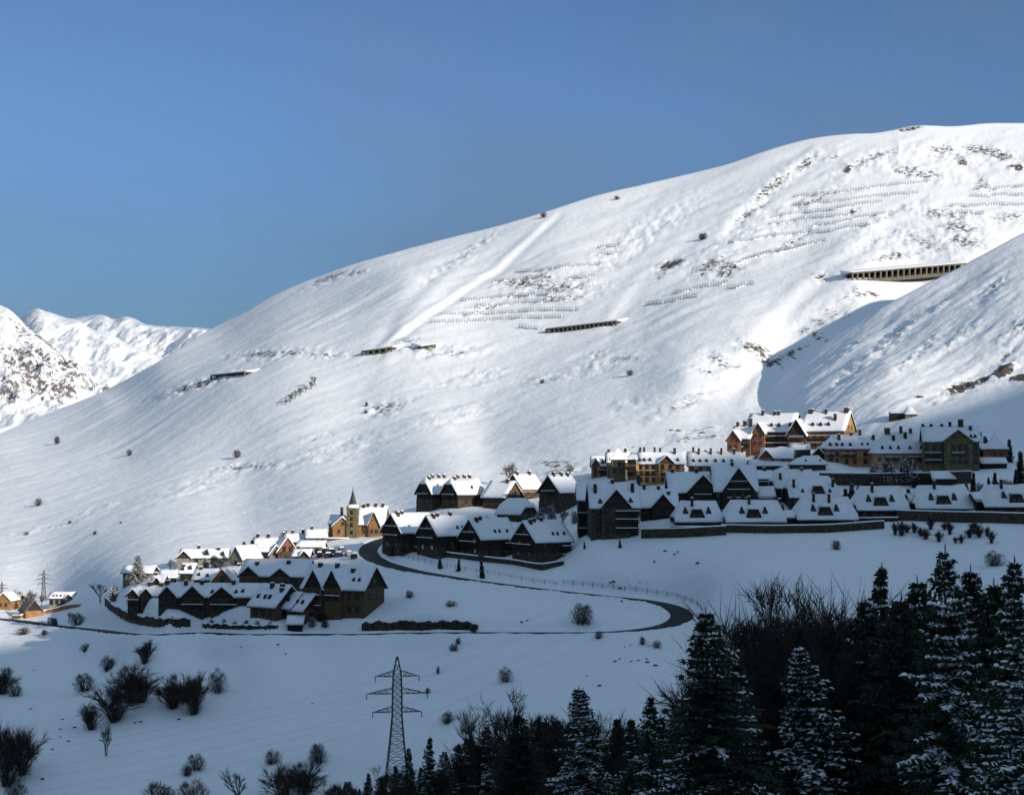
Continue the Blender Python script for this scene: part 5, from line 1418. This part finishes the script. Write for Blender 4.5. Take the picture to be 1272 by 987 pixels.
def bare(seed, H=12.0, spread=.5, stems=1, depth=5, mat=None, tw=.022, dense=3, r0=.16, up=.5, snow=0.0, low=False):
    """leafless tree or thicket: limbs, then a haze of twigs"""
    rnd = random.Random(seed)
    tr, cr, sn = Soup(), Soup(), Soup()
    def grow(p, d, L, r, k):
        d = d.normalized()
        q = p + d*L
        tube(tr if k > depth - 3 else cr, p, q, r, r*.7, 4 if k > depth - 3 else 3)
        if snow and abs(d.z) < .8 and rnd.random() < snow: blob(sn, (p + q)/2 + Vector((0, 0, r)), .16, .12, rnd)
        if k <= 0:
            for _ in range(dense + 2):
                e = d + Vector((rnd.gauss(0, .55), rnd.gauss(0, .55), rnd.gauss(.15, .4)))
                o = p.lerp(q, rnd.uniform(.2, 1))
                blade(cr, o, o + e.normalized()*L*rnd.uniform(.6, 1.4), tw, rnd)
            return
        for _ in range(2 if rnd.random() < .35 else 3):
            e = d + Vector((rnd.gauss(0, spread), rnd.gauss(0, spread), rnd.gauss(up*.3, spread*.5)))
            grow(p.lerp(q, rnd.uniform(.55, 1)), e, L*(rnd.uniform(.72, 1.0) if low else rnd.uniform(.62, .86)), r*.66, k - 1)
        if k < depth - 1:
            for _ in range(dense):
                e = d + Vector((rnd.gauss(0, .7), rnd.gauss(0, .7), rnd.gauss(.2, .5)))
                o = p.lerp(q, rnd.random())
                blade(cr, o, o + e.normalized()*L*rnd.uniform(.4, .9), tw, rnd)
    for s in range(stems):
        a = rnd.uniform(0, 6.28)
        sp_ = 0 if stems == 1 else rnd.uniform(.1, .75) * spread * (1.5 if low else 1)
        grow(Vector((math.cos(a)*.3*(stems > 1), math.sin(a)*.3*(stems > 1), 0)), Vector((math.cos(a)*sp_, math.sin(a)*sp_, 1)), H*(.13 if low else .24)*rnd.uniform(.8, 1.1), r0, depth - (1 if stems > 1 else 0))
    # bring to the wanted height
    top = max(v[2] for v in cr.v)
    k = H / top
    for s_ in (tr, cr, sn): s_.v = [(x*k, y*k, z*k) for x, y, z in s_.v]
    out = [('trunk', tr.mesh('trunk', M_BARK if mat is not M_TWIG2 else M_TWIG2)), ('crown', cr.mesh('crown', mat or M_TWIG))]
    if sn.v: out.append(('snow_on_twigs', sn.mesh('snow_on_twigs', M_TREESNOW, True)))
    return out

def mound(seed, H, wid, n, lumps=5, tw=.03, ln=.9, mat=None, feather=.25, snow=0):
    """dense leafless shrub or thicket: many stems under a haze of fine twigs, down to the ground"""
    rnd = random.Random(seed)
    tr, cr, sn = Soup(), Soup(), Soup()
    L = []
    for k in range(lumps):
        a = rnd.uniform(0, 6.28); r = rnd.uniform(.0, .5) * wid
        hh = H * rnd.uniform(.55, .92) if k else H * .9
        L.append((math.cos(a)*r*(k > 0), math.sin(a)*r*(k > 0), hh, wid * rnd.uniform(.38, .62)))
    for (x, y, hh, w) in L:
        for _ in range(4):
            a = rnd.uniform(0, 6.28); f = rnd.uniform(.3, .9)
            tube(tr, (x*.5, y*.5, 0), (x + math.cos(a)*w*f, y + math.sin(a)*w*f, hh*rnd.uniform(.6, .95)), .022*H**.5, .008, 3)
    for i in range(n):
        x, y, hh, w = rnd.choice(L)
        # point in an egg standing on the ground
        u = rnd.random() ** .6; a = rnd.uniform(0, 6.28); zz = rnd.random()
        prof = (math.sin(PI * min(1, zz*.86 + .14)) ** .6) * .95 + .05
        p = Vector((x + math.cos(a)*w*u*prof, y + math.sin(a)*w*u*prof, hh*zz*.92))
        out = Vector((p.x - x*.6, p.y - y*.6, 0)); 
        if out.length > 1e-3: out.normalize()
        d = (out*rnd.uniform(.1, .7) + Vector((rnd.gauss(0, .28), rnd.gauss(0, .28), rnd.uniform(.5, 1.1)))).normalized()
        q = p + d*ln*rnd.uniform(.5, 1.3)
        blade(cr, p, q, tw*rnd.uniform(.6, 1.2), rnd)
        if rnd.random() < .5:
            o = p.lerp(q, .5); blade(cr, o, o + (d + Vector((rnd.gauss(0, .6), rnd.gauss(0, .6), .1))).normalized()*ln*.6, tw*.7, rnd)
        if snow and rnd.random() < snow: blob(sn, q, rnd.uniform(.12, .28), rnd.uniform(.08, .18), rnd)
    for i in range(int(n*feather*.12)):
        x, y, hh, w = rnd.choice(L); a = rnd.uniform(0, 6.28)
        p = Vector((x + math.cos(a)*w*.5*rnd.random(), y + math.sin(a)*w*.5*rnd.random(), hh*.85))
        blade(cr, p, p + Vector((rnd.gauss(0, .3), rnd.gauss(0, .3), 1)).normalized()*H*rnd.uniform(.08, .2), tw, rnd)
    out = [('stems', tr.mesh('stems', M_BARK)), ('crown', cr.mesh('crown', mat or M_TWIG))]
    if sn.v: out.append(('snow_on_twigs', sn.mesh('snow_on_twigs', M_TREESNOW, True)))
    return out

def both(seed, H, wid):
    """thicket: a forest of stems with an irregular haze of twigs"""
    A = bare(seed, H, .55, 9, 4, dense=6, tw=.022, r0=.07, low=True); B = mound(seed + 5, H*.86, wid, 1900, 8, .024, 1.2, feather=.8)
    out = []
    for (n1, m1), (n2, m2) in zip(A[:2], B[:2]):
        bm = bmesh.new(); bm.from_mesh(m1); bm.from_mesh(m2); me = bpy.data.meshes.new(n1); bm.to_mesh(me); bm.free(); me.materials.append(m1.materials[0]); out.append((n1, me))
    return [('stems', out[0][1]), out[1]]

PROTO = {
    'snowy': [(18.0, spruce(24, 18, 4.5, .8, .16)), (18.0, spruce(11, 18, 4.3, .95, .12)), (18.0, spruce(12, 18, 4.0, .9, .14, side=2.6))],
    'dusted': [(18.0, spruce(13, 18, 5.0, .5, .14, side=3.4)), (18.0, spruce(14, 18, 4.2, .28, .16))],
    'dark': [(18.0, spruce(15, 18, 4.2, .05, .12)), (18.0, spruce(16, 18, 4.8, .0, .16, needle=M_NEEDLE2)), (18.0, spruce(17, 18, 3.4, .06, .12))],
    'pine': [(20.0, spruce(18, 20, 5.8, .55, .2, droop=.22, side=3.0)), (20.0, spruce(19, 20, 5.0, .2, .22, droop=.25))],
    'young': [(6.0, spruce(20, 6, 1.25, .35, .08, dens=1.6)), (6.0, spruce(21, 6, 1.0, .12, .08, dens=1.6))],
    'bare': [(14.0, bare(31, 14, .42, 1, 6)), (14.0, bare(32, 14, .50, 2, 6)), (14.0, bare(33, 14, .36, 1, 6))],
    'thicket': [(11.0, both(41, 11, 3.6)), (11.0, both(42, 11, 3.2)), (11.0, both(43, 11, 4.0))],
    'grove': [(16.0, bare(44, 16, .46, 3, 7, dense=3, tw=.024, r0=.13, low=True)), (16.0, bare(45, 16, .40, 3, 7, dense=3, tw=.024, r0=.13, low=True)), (16.0, bare(46, 16, .5, 3, 7, dense=3, tw=.024, r0=.13, low=True))],
    'bush': [(3.0, mound(51, 3, 1.5, 1500, 5, .014, .45)), (3.0, mound(52, 3, 1.3, 1300, 4, .014, .45)), (3.0, mound(53, 3, 1.8, 1700, 6, .014, .42))],
    'grey': [(8.0, bare(61, 8, .5, 2, 5, mat=M_TWIG2, dense=3, tw=.03)), (8.0, bare(62, 8, .45, 4, 5, mat=M_TWIG2, dense=3, tw=.03))],
    'snowtree': [(8.0, mound(71, 8, 3.4, 3800, 6, .032, .8, snow=.09)), (8.0, mound(72, 8, 3.0, 3400, 5, .032, .8, snow=.09))],
}
KN = {'snowy': 'snowy_spruce', 'dusted': 'spruce', 'dark': 'spruce', 'pine': 'pine_tree', 'young': 'young_spruce', 'bare': 'bare_tree', 'thicket': 'bare_thicket', 'grove': 'bare_tree', 'bush': 'shrub', 'grey': 'bare_tree', 'snowtree': 'snowy_tree'}
KC = {'bush': 'shrub', 'thicket': 'thicket'}
def plant(kind, P, h, label, group=None, var=None, wide=1.0, rot=None, sink=.15):
    vs = PROTO[kind]; i = random.randrange(len(vs)) if var is None else var % len(vs)
    H, parts = vs[i]; s = h / H
    root = empty(KN[kind], P - Vector((0, 0, sink)), random.uniform(0, 6.28) if rot is None else rot)
    root.scale = (s*wide*random.uniform(.93, 1.08), s*wide*random.uniform(.93, 1.08), s)
    root.rotation_euler.x = random.uniform(-.035, .035); root.rotation_euler.y = random.uniform(-.035, .035)
    for nm, me in parts:
        o = bpy.data.objects.new(nm, me); COL.objects.link(o); o.parent = root
    tag(root, label, KC.get(kind, 'tree'), group)
    return root

def by_tip(kind, px, py, d, label, group=None, **kw):
    """a foreground tree given by where its tip shows and its distance"""
    t = at(px, py, d); g = ground(t.x, t.y)
    return plant(kind, Vector((t.x, t.y, g)), max(3.0, t.z - g), label, group, **kw)
def by_foot(kind, px, py, tip, label, group=None, **kw):
    """a tree or shrub given by its foot and the row of its top"""
    P = hit(px, py); h = (py - tip) * mpp(P.y)
    if group is None: kw['wide'] = kw.get('wide', 1) * {'thicket': 1.7, 'bush': 1.45, 'snowtree': 1.2}.get(kind, 1)
    return plant(kind, P, max(.4, h), label, group, **kw)

# ---------------------------------------------------------------- the wood in the foreground
for a in [('snowy', 728, 850, 172, 'snow laden spruce standing alone at the bottom centre', None, 0, 1.3),
          ('snowy', 1002, 797, 150, 'brightest snow laden spruce in the dark wood at the bottom right', None, 0, 1.45),
          ('dusted', 878, 752, 142, 'tall dark spruce whose tip overlaps the hairpin bend', None, 0, 1.22),
          ('pine', 1172, 672, 122, 'big snow dusted pine with ragged crown near the right edge', None, 0, .92),
          ('snowy', 1282, 742, 108, 'snowy spruce cut off by the right edge of the picture', None, 1, 1.2),
          ('pine', 1228, 722, 150, 'shadowed pine just right of the big ragged pine', None, 1, .9),
          ('dark', 1097, 697, 160, 'narrow dark spruce rising left of the big ragged pine', None, 2, .8),
          ('dark', 535, 912, 205, 'slim dark spruce right of the near pylon foot', None, 2, .9),
          ('dark', 512, 926, 212, 'short dark spruce touching the near pylon lattice', None, 0, .9),
          ('dark', 459, 957, 215, 'small spruce tip just left of the near pylon', None, 2, 1),
          ('dark', 431, 968, 216, 'spruce tip second left of the near pylon', None, 0, 1),
          ('dark', 416, 972, 214, 'leftmost spruce tip of the dark wood edge', None, 2, 1),
          ('dark', 475, 962, 206, 'dark spruce tip in front of the near pylon foot', None, 1, 1),
          ('dark', 640, 882, 180, 'broad dark spruce below the bare twigs at bottom centre', None, 1, 1.5),
          ('dark', 785, 888, 165, 'slender spruce right of the lone snow laden spruce', None, 2, .9),
          ('dusted', 813, 858, 150, 'dusted spruce left of the tall spruce by the hairpin', None, 1, 1),
          ('bare', 593, 872, 205, 'pale bare poplar standing above the slim dark spruces', None, 2, .7),
          ('bare', 664, 846, 190, 'bare treetop with fine twigs above the broad dark spruce', None, 0, .8),
          ('bare', 625, 858, 195, 'bare tree with rounded dark crown left of the fine treetop', None, 1, .7),
          ('bare', 700, 863, 188, 'bare treetop close left of the lone snow laden spruce', None, 0, .6),
          ('bare', 762, 862, 178, 'wispy bare tree right of the lone snow laden spruce', None, 1, .8),
          ('bare', 1060, 694, 165, 'wispy bare tree left of the narrow dark spruce', None, 1, .8),
          ('dusted', 1140, 712, 158, 'dusted spruce close left of the big ragged pine', None, 0, 1.1),
          ('dusted', 1203, 700, 155, 'dusted spruce filling the gap right of the big ragged pine', None, 1, 1.1),
          ('dark', 1243, 716, 150, 'dark spruce between the shadowed pine and the right edge', None, 1, 1.1),
          ('dark', 1118, 735, 150, 'dark broad spruce beneath the narrow dark spruce', None, 1, 1.2),
          ('dark', 1075, 742, 158, 'dark broad spruce at the right end of the bare grove', None, 0, 1.1),
          ('dusted', 925, 815, 150, 'dusted spruce right of the tall spruce by the hairpin', None, 1, 1.1),
          ('dusted', 1262, 688, 140, 'dusted spruce tip under the right hand shrubs', None, 1, .8)]:
    k, px, py, d, lab, g, v, w_ = a
    by_tip(k, px, py, d, lab, g, var=v, wide=w_)
rs = random.Random(5)
# the brown bare grove at the upper edge of the wood
for i, (px, py, d) in enumerate([(948, 692, 172), (962, 706, 168), (978, 694, 176), (992, 700, 166), (1008, 686, 178), (1024, 690, 168), (1040, 698, 174), (955, 735, 160), (985, 740, 158), (1020, 735, 160), (1050, 730, 156), (940, 760, 165)]):
    by_tip('grove' if i % 3 else 'bare', px, py + (14 if i % 3 else 4), d, 'bare brown tree packed in the grove at the upper edge of the dark wood', 'bare grove at the upper edge of the dark wood', var=i, wide=.85 if i % 3 else .75)
# the dark mass of the wood
ENV = np.array([(395, 984), (440, 968), (480, 950), (520, 935), (560, 912), (620, 890), (680, 880), (720, 900), (770, 895), (810, 880), (850, 860), (880, 850), (910, 820), (940, 790), (980, 780), (1040, 760), (1080, 745), (1130, 740), (1200, 745), (1272, 735), (1330, 720)], float)
NW = 185
for i in range(NW):
    px = 405 + (1330 - 405) * (i + rs.random()) / NW
    top = np.interp(px, ENV[:, 0], ENV[:, 1])
    py = top + rs.choice((10, 30, 60, 95, 130) if px > 830 else (0, 8, 16, 28, 45)) + rs.uniform(-8, 14)
    d = rs.uniform(166, 222) if px > 820 else rs.uniform(188, 240)
    if py > 985: py = rs.uniform(960, 985)
    k = rs.choice(('dark', 'dark', 'dark', 'bare', 'dusted', 'grove', 'grove') if not 900 < px < 1090 else ('dark', 'dark', 'dusted', 'dusted', 'grove'))
    lab, g = {'dark': ('dark spruce without snow, deep inside the shaded wood', 'dark spruces inside the wood'), 'bare': ('bare tree hidden among the dark spruces of the wood', 'bare trees inside the wood'),
              'dusted': ('lightly dusted spruce among the dark spruces of the wood', 'dusted spruces inside the wood'), 'grove': ('bare thicket between the spruces of the dark wood', 'bare thickets inside the wood')}[k]
    by_tip(k, px, py, d, lab, g, var=rs.randrange(3), wide=rs.uniform(.95, 1.3) if k != 'grove' else rs.uniform(.7, .95))
# ---------------------------------------------------------------- thickets on the lower left snow
for i, (px, py, tip, k, w_, lab) in enumerate([
    (180, 824, 788, 'thicket', .55, 'topmost narrow alder of the large left thicket'), (132, 834, 810, 'bush', .9, 'low rounded alder at the upper left of the large thicket'), (164, 872, 811, 'thicket', .62, 'tall alder at the heart of the large left thicket'),
    (106, 858, 832, 'bush', 1.0, 'leaning shrub at the left side of the large thicket'), (142, 896, 838, 'thicket', .72, 'dense dark alder at the foot of the large left thicket'), (176, 872, 826, 'thicket', .55, 'alder on the right side of the large left thicket'),
    (113, 906, 866, 'thicket', .55, 'dark alder at the lower left of the large thicket'), (132, 938, 894, 'grey', .45, 'greyish sapling below the large left thicket'),
    (215, 880, 824, 'thicket', .58, 'left tall alder of the second thicket'), (242, 887, 826, 'thicket', .52, 'middle alder of the second thicket'), (270, 860, 824, 'bush', .6, 'right alder of the second thicket'), (230, 872, 838, 'thicket', .7, 'low alder filling the second thicket'),
    (8, 975, 881, 'thicket', .55, 'tall alder at the left edge of the snowfield'), (28, 962, 890, 'thicket', .42, 'slimmer alder beside the left edge'), (3, 862, 818, 'thicket', .6, 'alder cut by the left edge above the tall one'), (20, 864, 846, 'bush', .9, 'small bush beside the cut alder at the left edge'),
    (22, 996, 962, 'bush', .9, 'dark bush in the bottom left corner'), (106, 809, 796, 'bush', .9, 'round shrub alone under the lower road at the left'),
    (246, 956, 932, 'bush', .9, 'right one of two low shrubs on the lower left snow'), (230, 963, 946, 'bush', 1.0, 'left one of two low shrubs on the lower left snow'),
    (195, 1000, 965, 'bush', 1.1, 'dark shrub at the bottom edge left of the two low shrubs'), (244, 1004, 962, 'bush', .9, 'dark shrub at the bottom edge below the two low shrubs'), (300, 1004, 946, 'grey', .7, 'wispy grey sapling at the bottom edge'),
    (338, 949, 926, 'bush', .7, 'small upright shrub above the bottom shrub group'), (398, 947, 920, 'bush', .95, 'round dark shrub right in the bottom shrub group'), (352, 992, 940, 'thicket', .7, 'broad dark shrub in the bottom shrub group'), (380, 990, 932, 'thicket', .6, 'tallest dark shrub of the bottom shrub group'),
    (719, 775, 745, 'bush', 1.0, 'large round shrub inside the hairpin bend'), (628, 846, 824, 'bush', .85, 'round shrub on the open snow above the wood'), (557, 898, 879, 'bush', .8, 'small shrub right of the near pylon'), (531, 860, 852, 'bush', .9, 'tiny shrub beside the upper pylon arms'),
    (545, 836, 824, 'bush', .5, 'thin sapling right of the pylon top'), (560, 753, 743, 'bush', 1.1, 'low greenish shrub above the boulder wall'), (562, 808, 797, 'bush', 1.0, 'faint shrub just below the lower road'), (570, 799, 789, 'bush', .8, 'pale twin of the faint shrub below the road'),
    (744, 793, 780, 'bush', .7, 'spindly shrub below the road inside the bend'), (797, 800, 788, 'bush', .8, 'little shrub left of the spruce by the hairpin'), (816, 804, 792, 'bush', .9, 'dark little shrub beside the spruce by the hairpin'), (508, 742, 730, 'bush', .8, 'faint shrub on the bank right of the bare end wall'),
    (1037, 682, 668, 'bush', .9, 'round shrub below the third broad snow roof'), (1233, 702, 680, 'bush', 1.2, 'wide shrub above the big ragged pine'), (866, 700, 696, 'bush', 1.6, 'flat dark patch of shrub below the first broad roof'),
    (72, 551, 540, 'bush', .8, 'dark bush high on the left slope under the rocky flank'), (160, 566, 556, 'bush', .8, 'bush alone on the left mountainside'), (48, 628, 616, 'bush', .7, 'bush near the left edge of the sunlit slope'), (117, 664, 658, 'bush', .9, 'tiny bush above the hamlet on the sunlit slope'),
    (87, 650, 645, 'bush', 1.0, 'tiny bush at the end of a snow rib at the left'), (33, 664, 659, 'bush', 1.0, 'tiny bush beside the snow rib at the left edge'), (295, 568, 557, 'bush', .9, 'pale bush above the small rock band in mid slope'),
    (676, 270, 262, 'bush', 1.2, 'dark round bush on the skyline above the furrow'), (766, 248, 242, 'bush', 1.2, 'second dark bush on the skyline to the right'), (872, 298, 288, 'bush', 1.0, 'dark bush above the brown outcrop'), (783, 466, 457, 'bush', 1.1, 'dark bush below the middle gallery'), (674, 476, 469, 'bush', .9, 'grey bush in the middle of the open mountainside'),
    (456, 504, 498, 'bush', 1.0, 'small bush left of the pale boulders'), (150, 650, 646, 'bush', .9, 'tiny bush right of the snow rib at the left'), (455, 513, 508, 'bush', 1.3, 'low bush under the small bush by the pale boulders'),
    (97, 776, 758, 'bush', 1.0, 'dark bush above the road right of the van'), (84, 774, 756, 'grey', .7, 'grey bare bush above the van'), (30, 788, 776, 'bush', 1.3, 'brown brush hanging below the road at the left'), (55, 788, 780, 'bush', 1.2, 'small brush below the van'),
    (633, 602, 570, 'grey', .95, 'large round bare tree above the yellowish gable'), (707, 592, 572, 'grey', .8, 'small bare tree on the snow right of the round one'), (656, 600, 582, 'grey', .8, 'thin bare tree beside the large round one'),
    (125, 748, 718, 'grey', .8, 'grey bare tree at the left end of the hamlet'), (142, 748, 724, 'snowtree', .8, 'frosted bush right of the grey tree at the hamlet end'),
    (27, 752, 728, 'grey', .9, 'bare tree in front of the small far left roofs'), (40, 752, 730, 'grey', .9, 'bare tree left of the distant pylon'), (50, 754, 734, 'grey', .8, 'bare tree under the distant pylon'), (34, 758, 736, 'grey', .9, 'bare tree above the steep grey roof'),
    (484, 686, 656, 'snowtree', .6, 'frosted tree at the left end of the four big chalets'), (672, 655, 628, 'snowtree', .8, 'frosted tree between round shouldered roof and grey chalet'), (686, 652, 624, 'snowtree', .8, 'frosted tree in front of the grey stone chalet'), (700, 652, 630, 'grey', .9, 'bare tree in front of the grey stone chalet'), (714, 650, 632, 'snowtree', .8, 'frosted tree left of the narrow dark house'), (660, 640, 622, 'grey', .8, 'bare tree under the yellowish gable'),
    (262, 708, 684, 'grey', .8, 'bare tree left before the long bright roof'), (274, 712, 690, 'grey', .9, 'bare tree in front of the long bright roof'), (284, 710, 688, 'grey', .9, 'bare tree left of the grey gable'), (255, 706, 690, 'snowtree', .9, 'frosted bush before the long bright roof'), (326, 694, 672, 'thicket', .5, 'bare black tree right of the two firs'), (212, 708, 692, 'grey', .9, 'bare tree beyond the blue roof'),
    (1084, 600, 574, 'snowtree', 1.0, 'left tree of the snowy clump before the pinkish house'), (1104, 602, 570, 'snowtree', 1.1, 'middle tree of the snowy clump before the pinkish house'), (1125, 602, 566, 'snowtree', 1.0, 'right tree of the snowy clump before the pinkish house')]):
    by_foot(k, px, py, tip, lab, None, wide=w_, var=i)
# greenery squeezed between the houses
for (px, py, tip, k, w_) in [(948, 640, 622, 'young', .9), (956, 642, 628, 'bush', .9), (966, 640, 622, 'thicket', .6), (972, 640, 626, 'young', .9), (930, 642, 628, 'bush', .8), (1082, 606, 588, 'bush', .9), (1046, 634, 610, 'thicket', .6), (1074, 634, 612, 'young', 1), (1136, 606, 588, 'thicket', .6), (1147, 604, 590, 'bush', .9),
        (1200, 618, 598, 'young', .9), (1216, 612, 596, 'bush', .9), (1240, 612, 598, 'young', .9), (1250, 608, 592, 'bush', 1), (852, 640, 622, 'thicket', .6), (900, 645, 630, 'bush', .8), (724, 655, 640, 'bush', .8), (690, 664, 644, 'thicket', .6), (678, 662, 648, 'bush', .9), (662, 650, 638, 'bush', .8), (647, 662, 648, 'bush', .9), (604, 650, 638, 'bush', .8), (512, 676, 660, 'young', .9), (490, 690, 674, 'bush', .8), (500, 690, 676, 'bush', .9), (940, 570, 556, 'bush', .8), (1030, 566, 552, 'young', .9)]:
    by_foot(k, px, py, tip, 'dark ' + {'young': 'small conifer', 'bush': 'bush', 'thicket': 'bare bush'}[k] + ' squeezed between chalets of the shaded village', {'young': 'small conifers', 'bush': 'bushes', 'thicket': 'bare bushes'}[k] + ' squeezed between the chalets', wide=w_*{'thicket': 1.6, 'bush': 1.4}.get(k, 1.1), var=int(px))
for (px, py, tip, k, w_) in [(150, 762, 752, 'snowtree', 1), (160, 766, 755, 'snowtree', 1.1), (172, 769, 758, 'bush', 1), (186, 771, 760, 'snowtree', 1), (200, 772, 763, 'bush', 1), (214, 773, 763, 'snowtree', 1), (228, 774, 765, 'bush', 1), (262, 775, 767, 'bush', 1), (278, 776, 767, 'snowtree', 1), (292, 777, 769, 'bush', 1), (306, 777, 768, 'bush', 1), (320, 778, 769, 'snowtree', 1), (336, 779, 770, 'bush', 1), (388, 778, 764, 'snowtree', .9), (398, 772, 757, 'bush', .9), (405, 779, 768, 'bush', 1), (240, 716, 703, 'snowtree', 1), (246, 712, 700, 'bush', 1), (270, 704, 690, 'bush', 1), (297, 712, 696, 'bush', .9), (232, 720, 708, 'bush', .9), (330, 700, 684, 'bush', .8)]:
    by_foot(k, px, py, tip, ('frosted shrub' if k == 'snowtree' else 'dark little shrub') + ' among the houses and walls of the hamlet', ('frosted shrubs' if k == 'snowtree' else 'dark shrubs') + ' of the hamlet', wide=w_*1.4, var=int(px))
for i, (px, tip, base, w_, lab) in enumerate([
    (546, 691, 706, 1.1, 'left young spruce on the bank below the chalets'), (570, 693, 709, 1.0, 'middle young spruce on the bank below the chalets'), (599, 696, 717, 1.1, 'right and tallest young spruce on the bank below the chalets'), (562, 674, 691, 1.1, 'young spruce before the second big dark chalet'),
    (770, 669, 680, 1.1, 'young spruce at the foot of the balcony house'), (726, 672, 681, 1.1, 'little spruce left of the balcony house foot'),
    (302, 672, 699, .9, 'left black fir in the hamlet'), (313, 669, 699, .9, 'right black fir in the hamlet'), (1050, 606, 632, 1.0, 'left dark conifer between the third and fourth broad roofs'), (1058, 600, 632, 1.0, 'middle dark conifer between the third and fourth broad roofs'), (1067, 603, 633, 1.0, 'right dark conifer between the third and fourth broad roofs'),
    (1209, 586, 612, .9, 'spruce above the passage right of the fifth broad roof'), (1228, 592, 606, 1.0, 'small spruce in the white garden below the turret'), (1236, 586, 606, 1.0, 'taller spruce in the white garden below the turret'), (1262, 582, 604, .9, 'spruce at the right end of the white garden'),
    (1254, 545, 574, .8, 'slim spruce right of the reddish turret'), (1268, 560, 600, .9, 'spruce at the right edge beyond the turret'), (1060, 528, 545, .9, 'small spruce right of the hotel'), (1182, 604, 618, 1.0, 'young spruce under the low sloping roof'), (908, 548, 566, .8, 'spruce at the left foot of the hotel')]):
    by_foot('young', px, base, tip, lab, None, wide=w_, var=1 if i % 3 else 0)
P_ = by_foot('snowy', 172, 724, 688, 'big snow covered pine at the left of the hamlet', None, wide=1.7, var=1)
for i in range(17):
    px = 1112 + i*7.6 + rs.uniform(-2, 2); b_ = rs.uniform(657, 675)
    by_foot('thicket', px, b_, b_ - rs.uniform(10, 24), 'spindly bare shrub in the row below the right retaining wall', 'bare shrubs below the right retaining wall', wide=rs.uniform(.55, 1.0), var=i)
for i in range(7):
    px = 354 + i*6.4; b_ = 503 - i*4.0
    by_foot('grey', px, b_, b_ - rs.uniform(9, 16), 'greyish bare tree in the slanting row on the mountainside', 'slanting row of bare trees on the mountainside', wide=.9, var=i)
# ---------------------------------------------------------------- boulders poking out of the snow
M_ROCK = noisy('boulder', (.035, .032, .028), (.11, .098, .085), 1.2, .9, .5)
def rock_mesh(seed):
    bm = bmesh.new(); bmesh.ops.create_icosphere(bm, subdivisions=2, radius=.5); r_ = random.Random(seed)
    for v in bm.verts: v.co *= r_.uniform(.75, 1.25); v.co.z *= .55
    me = bpy.data.meshes.new('boulder'); bm.to_mesh(me); bm.free(); me.materials.append(M_ROCK); return me
RK = [rock_mesh(i) for i in range(4)]
def boulder(px, py, wpx, label, group=None):
    P = hit(px, py); o = bpy.data.objects.new('boulder', RK[rs.randrange(4)]); COL.objects.link(o)
    s = wpx * mpp(P.y); o.location = P; o.scale = (s, s, s*.75); o.rotation_euler = (0, 0, rs.uniform(0, 6)); tag(o, label, 'boulder', group)
for (px, py, w_) in [(764, 821, 5), (770, 818, 4), (784, 821, 4), (793, 820, 4), (804, 822, 6), (814, 826, 6), (803, 818, 4), (776, 803, 3), (783, 801, 3), (648, 772, 4), (655, 770, 4), (745, 851, 6), (729, 839, 3), (770, 730, 5), (762, 722, 5), (758, 723, 4), (813, 697, 4), (838, 688, 4), (826, 684, 5), (842, 685, 4), (700, 689, 4), (772, 746, 4),
       (42, 832, 3), (38, 880, 4), (78, 893, 4), (93, 903, 5), (85, 920, 5), (65, 930, 4), (53, 967, 6), (75, 905, 4), (175, 896, 5), (168, 897, 4), (222, 893, 5), (75, 915, 3), (345, 800, 4), (300, 803, 3), (355, 812, 3), (388, 873, 3)]:
    boulder(px, py, w_, 'small dark boulder showing through the shaded foreground snow', 'small boulders in the foreground snow')
for (px, py, w_, lab) in [(834, 534.5, 6, 'left dark block of three on the snow ridge above the orange row'), (843, 535, 8, 'middle dark block of three on the snow ridge above the orange row'), (873, 537.5, 7, 'right dark block of three on the snow ridge above the orange row'), (693, 579, 9, 'dark flat rock above the grey stone chalet'), (1142, 493, 9, 'dark rock above the lone hut')]:
    boulder(px, py, w_, lab)
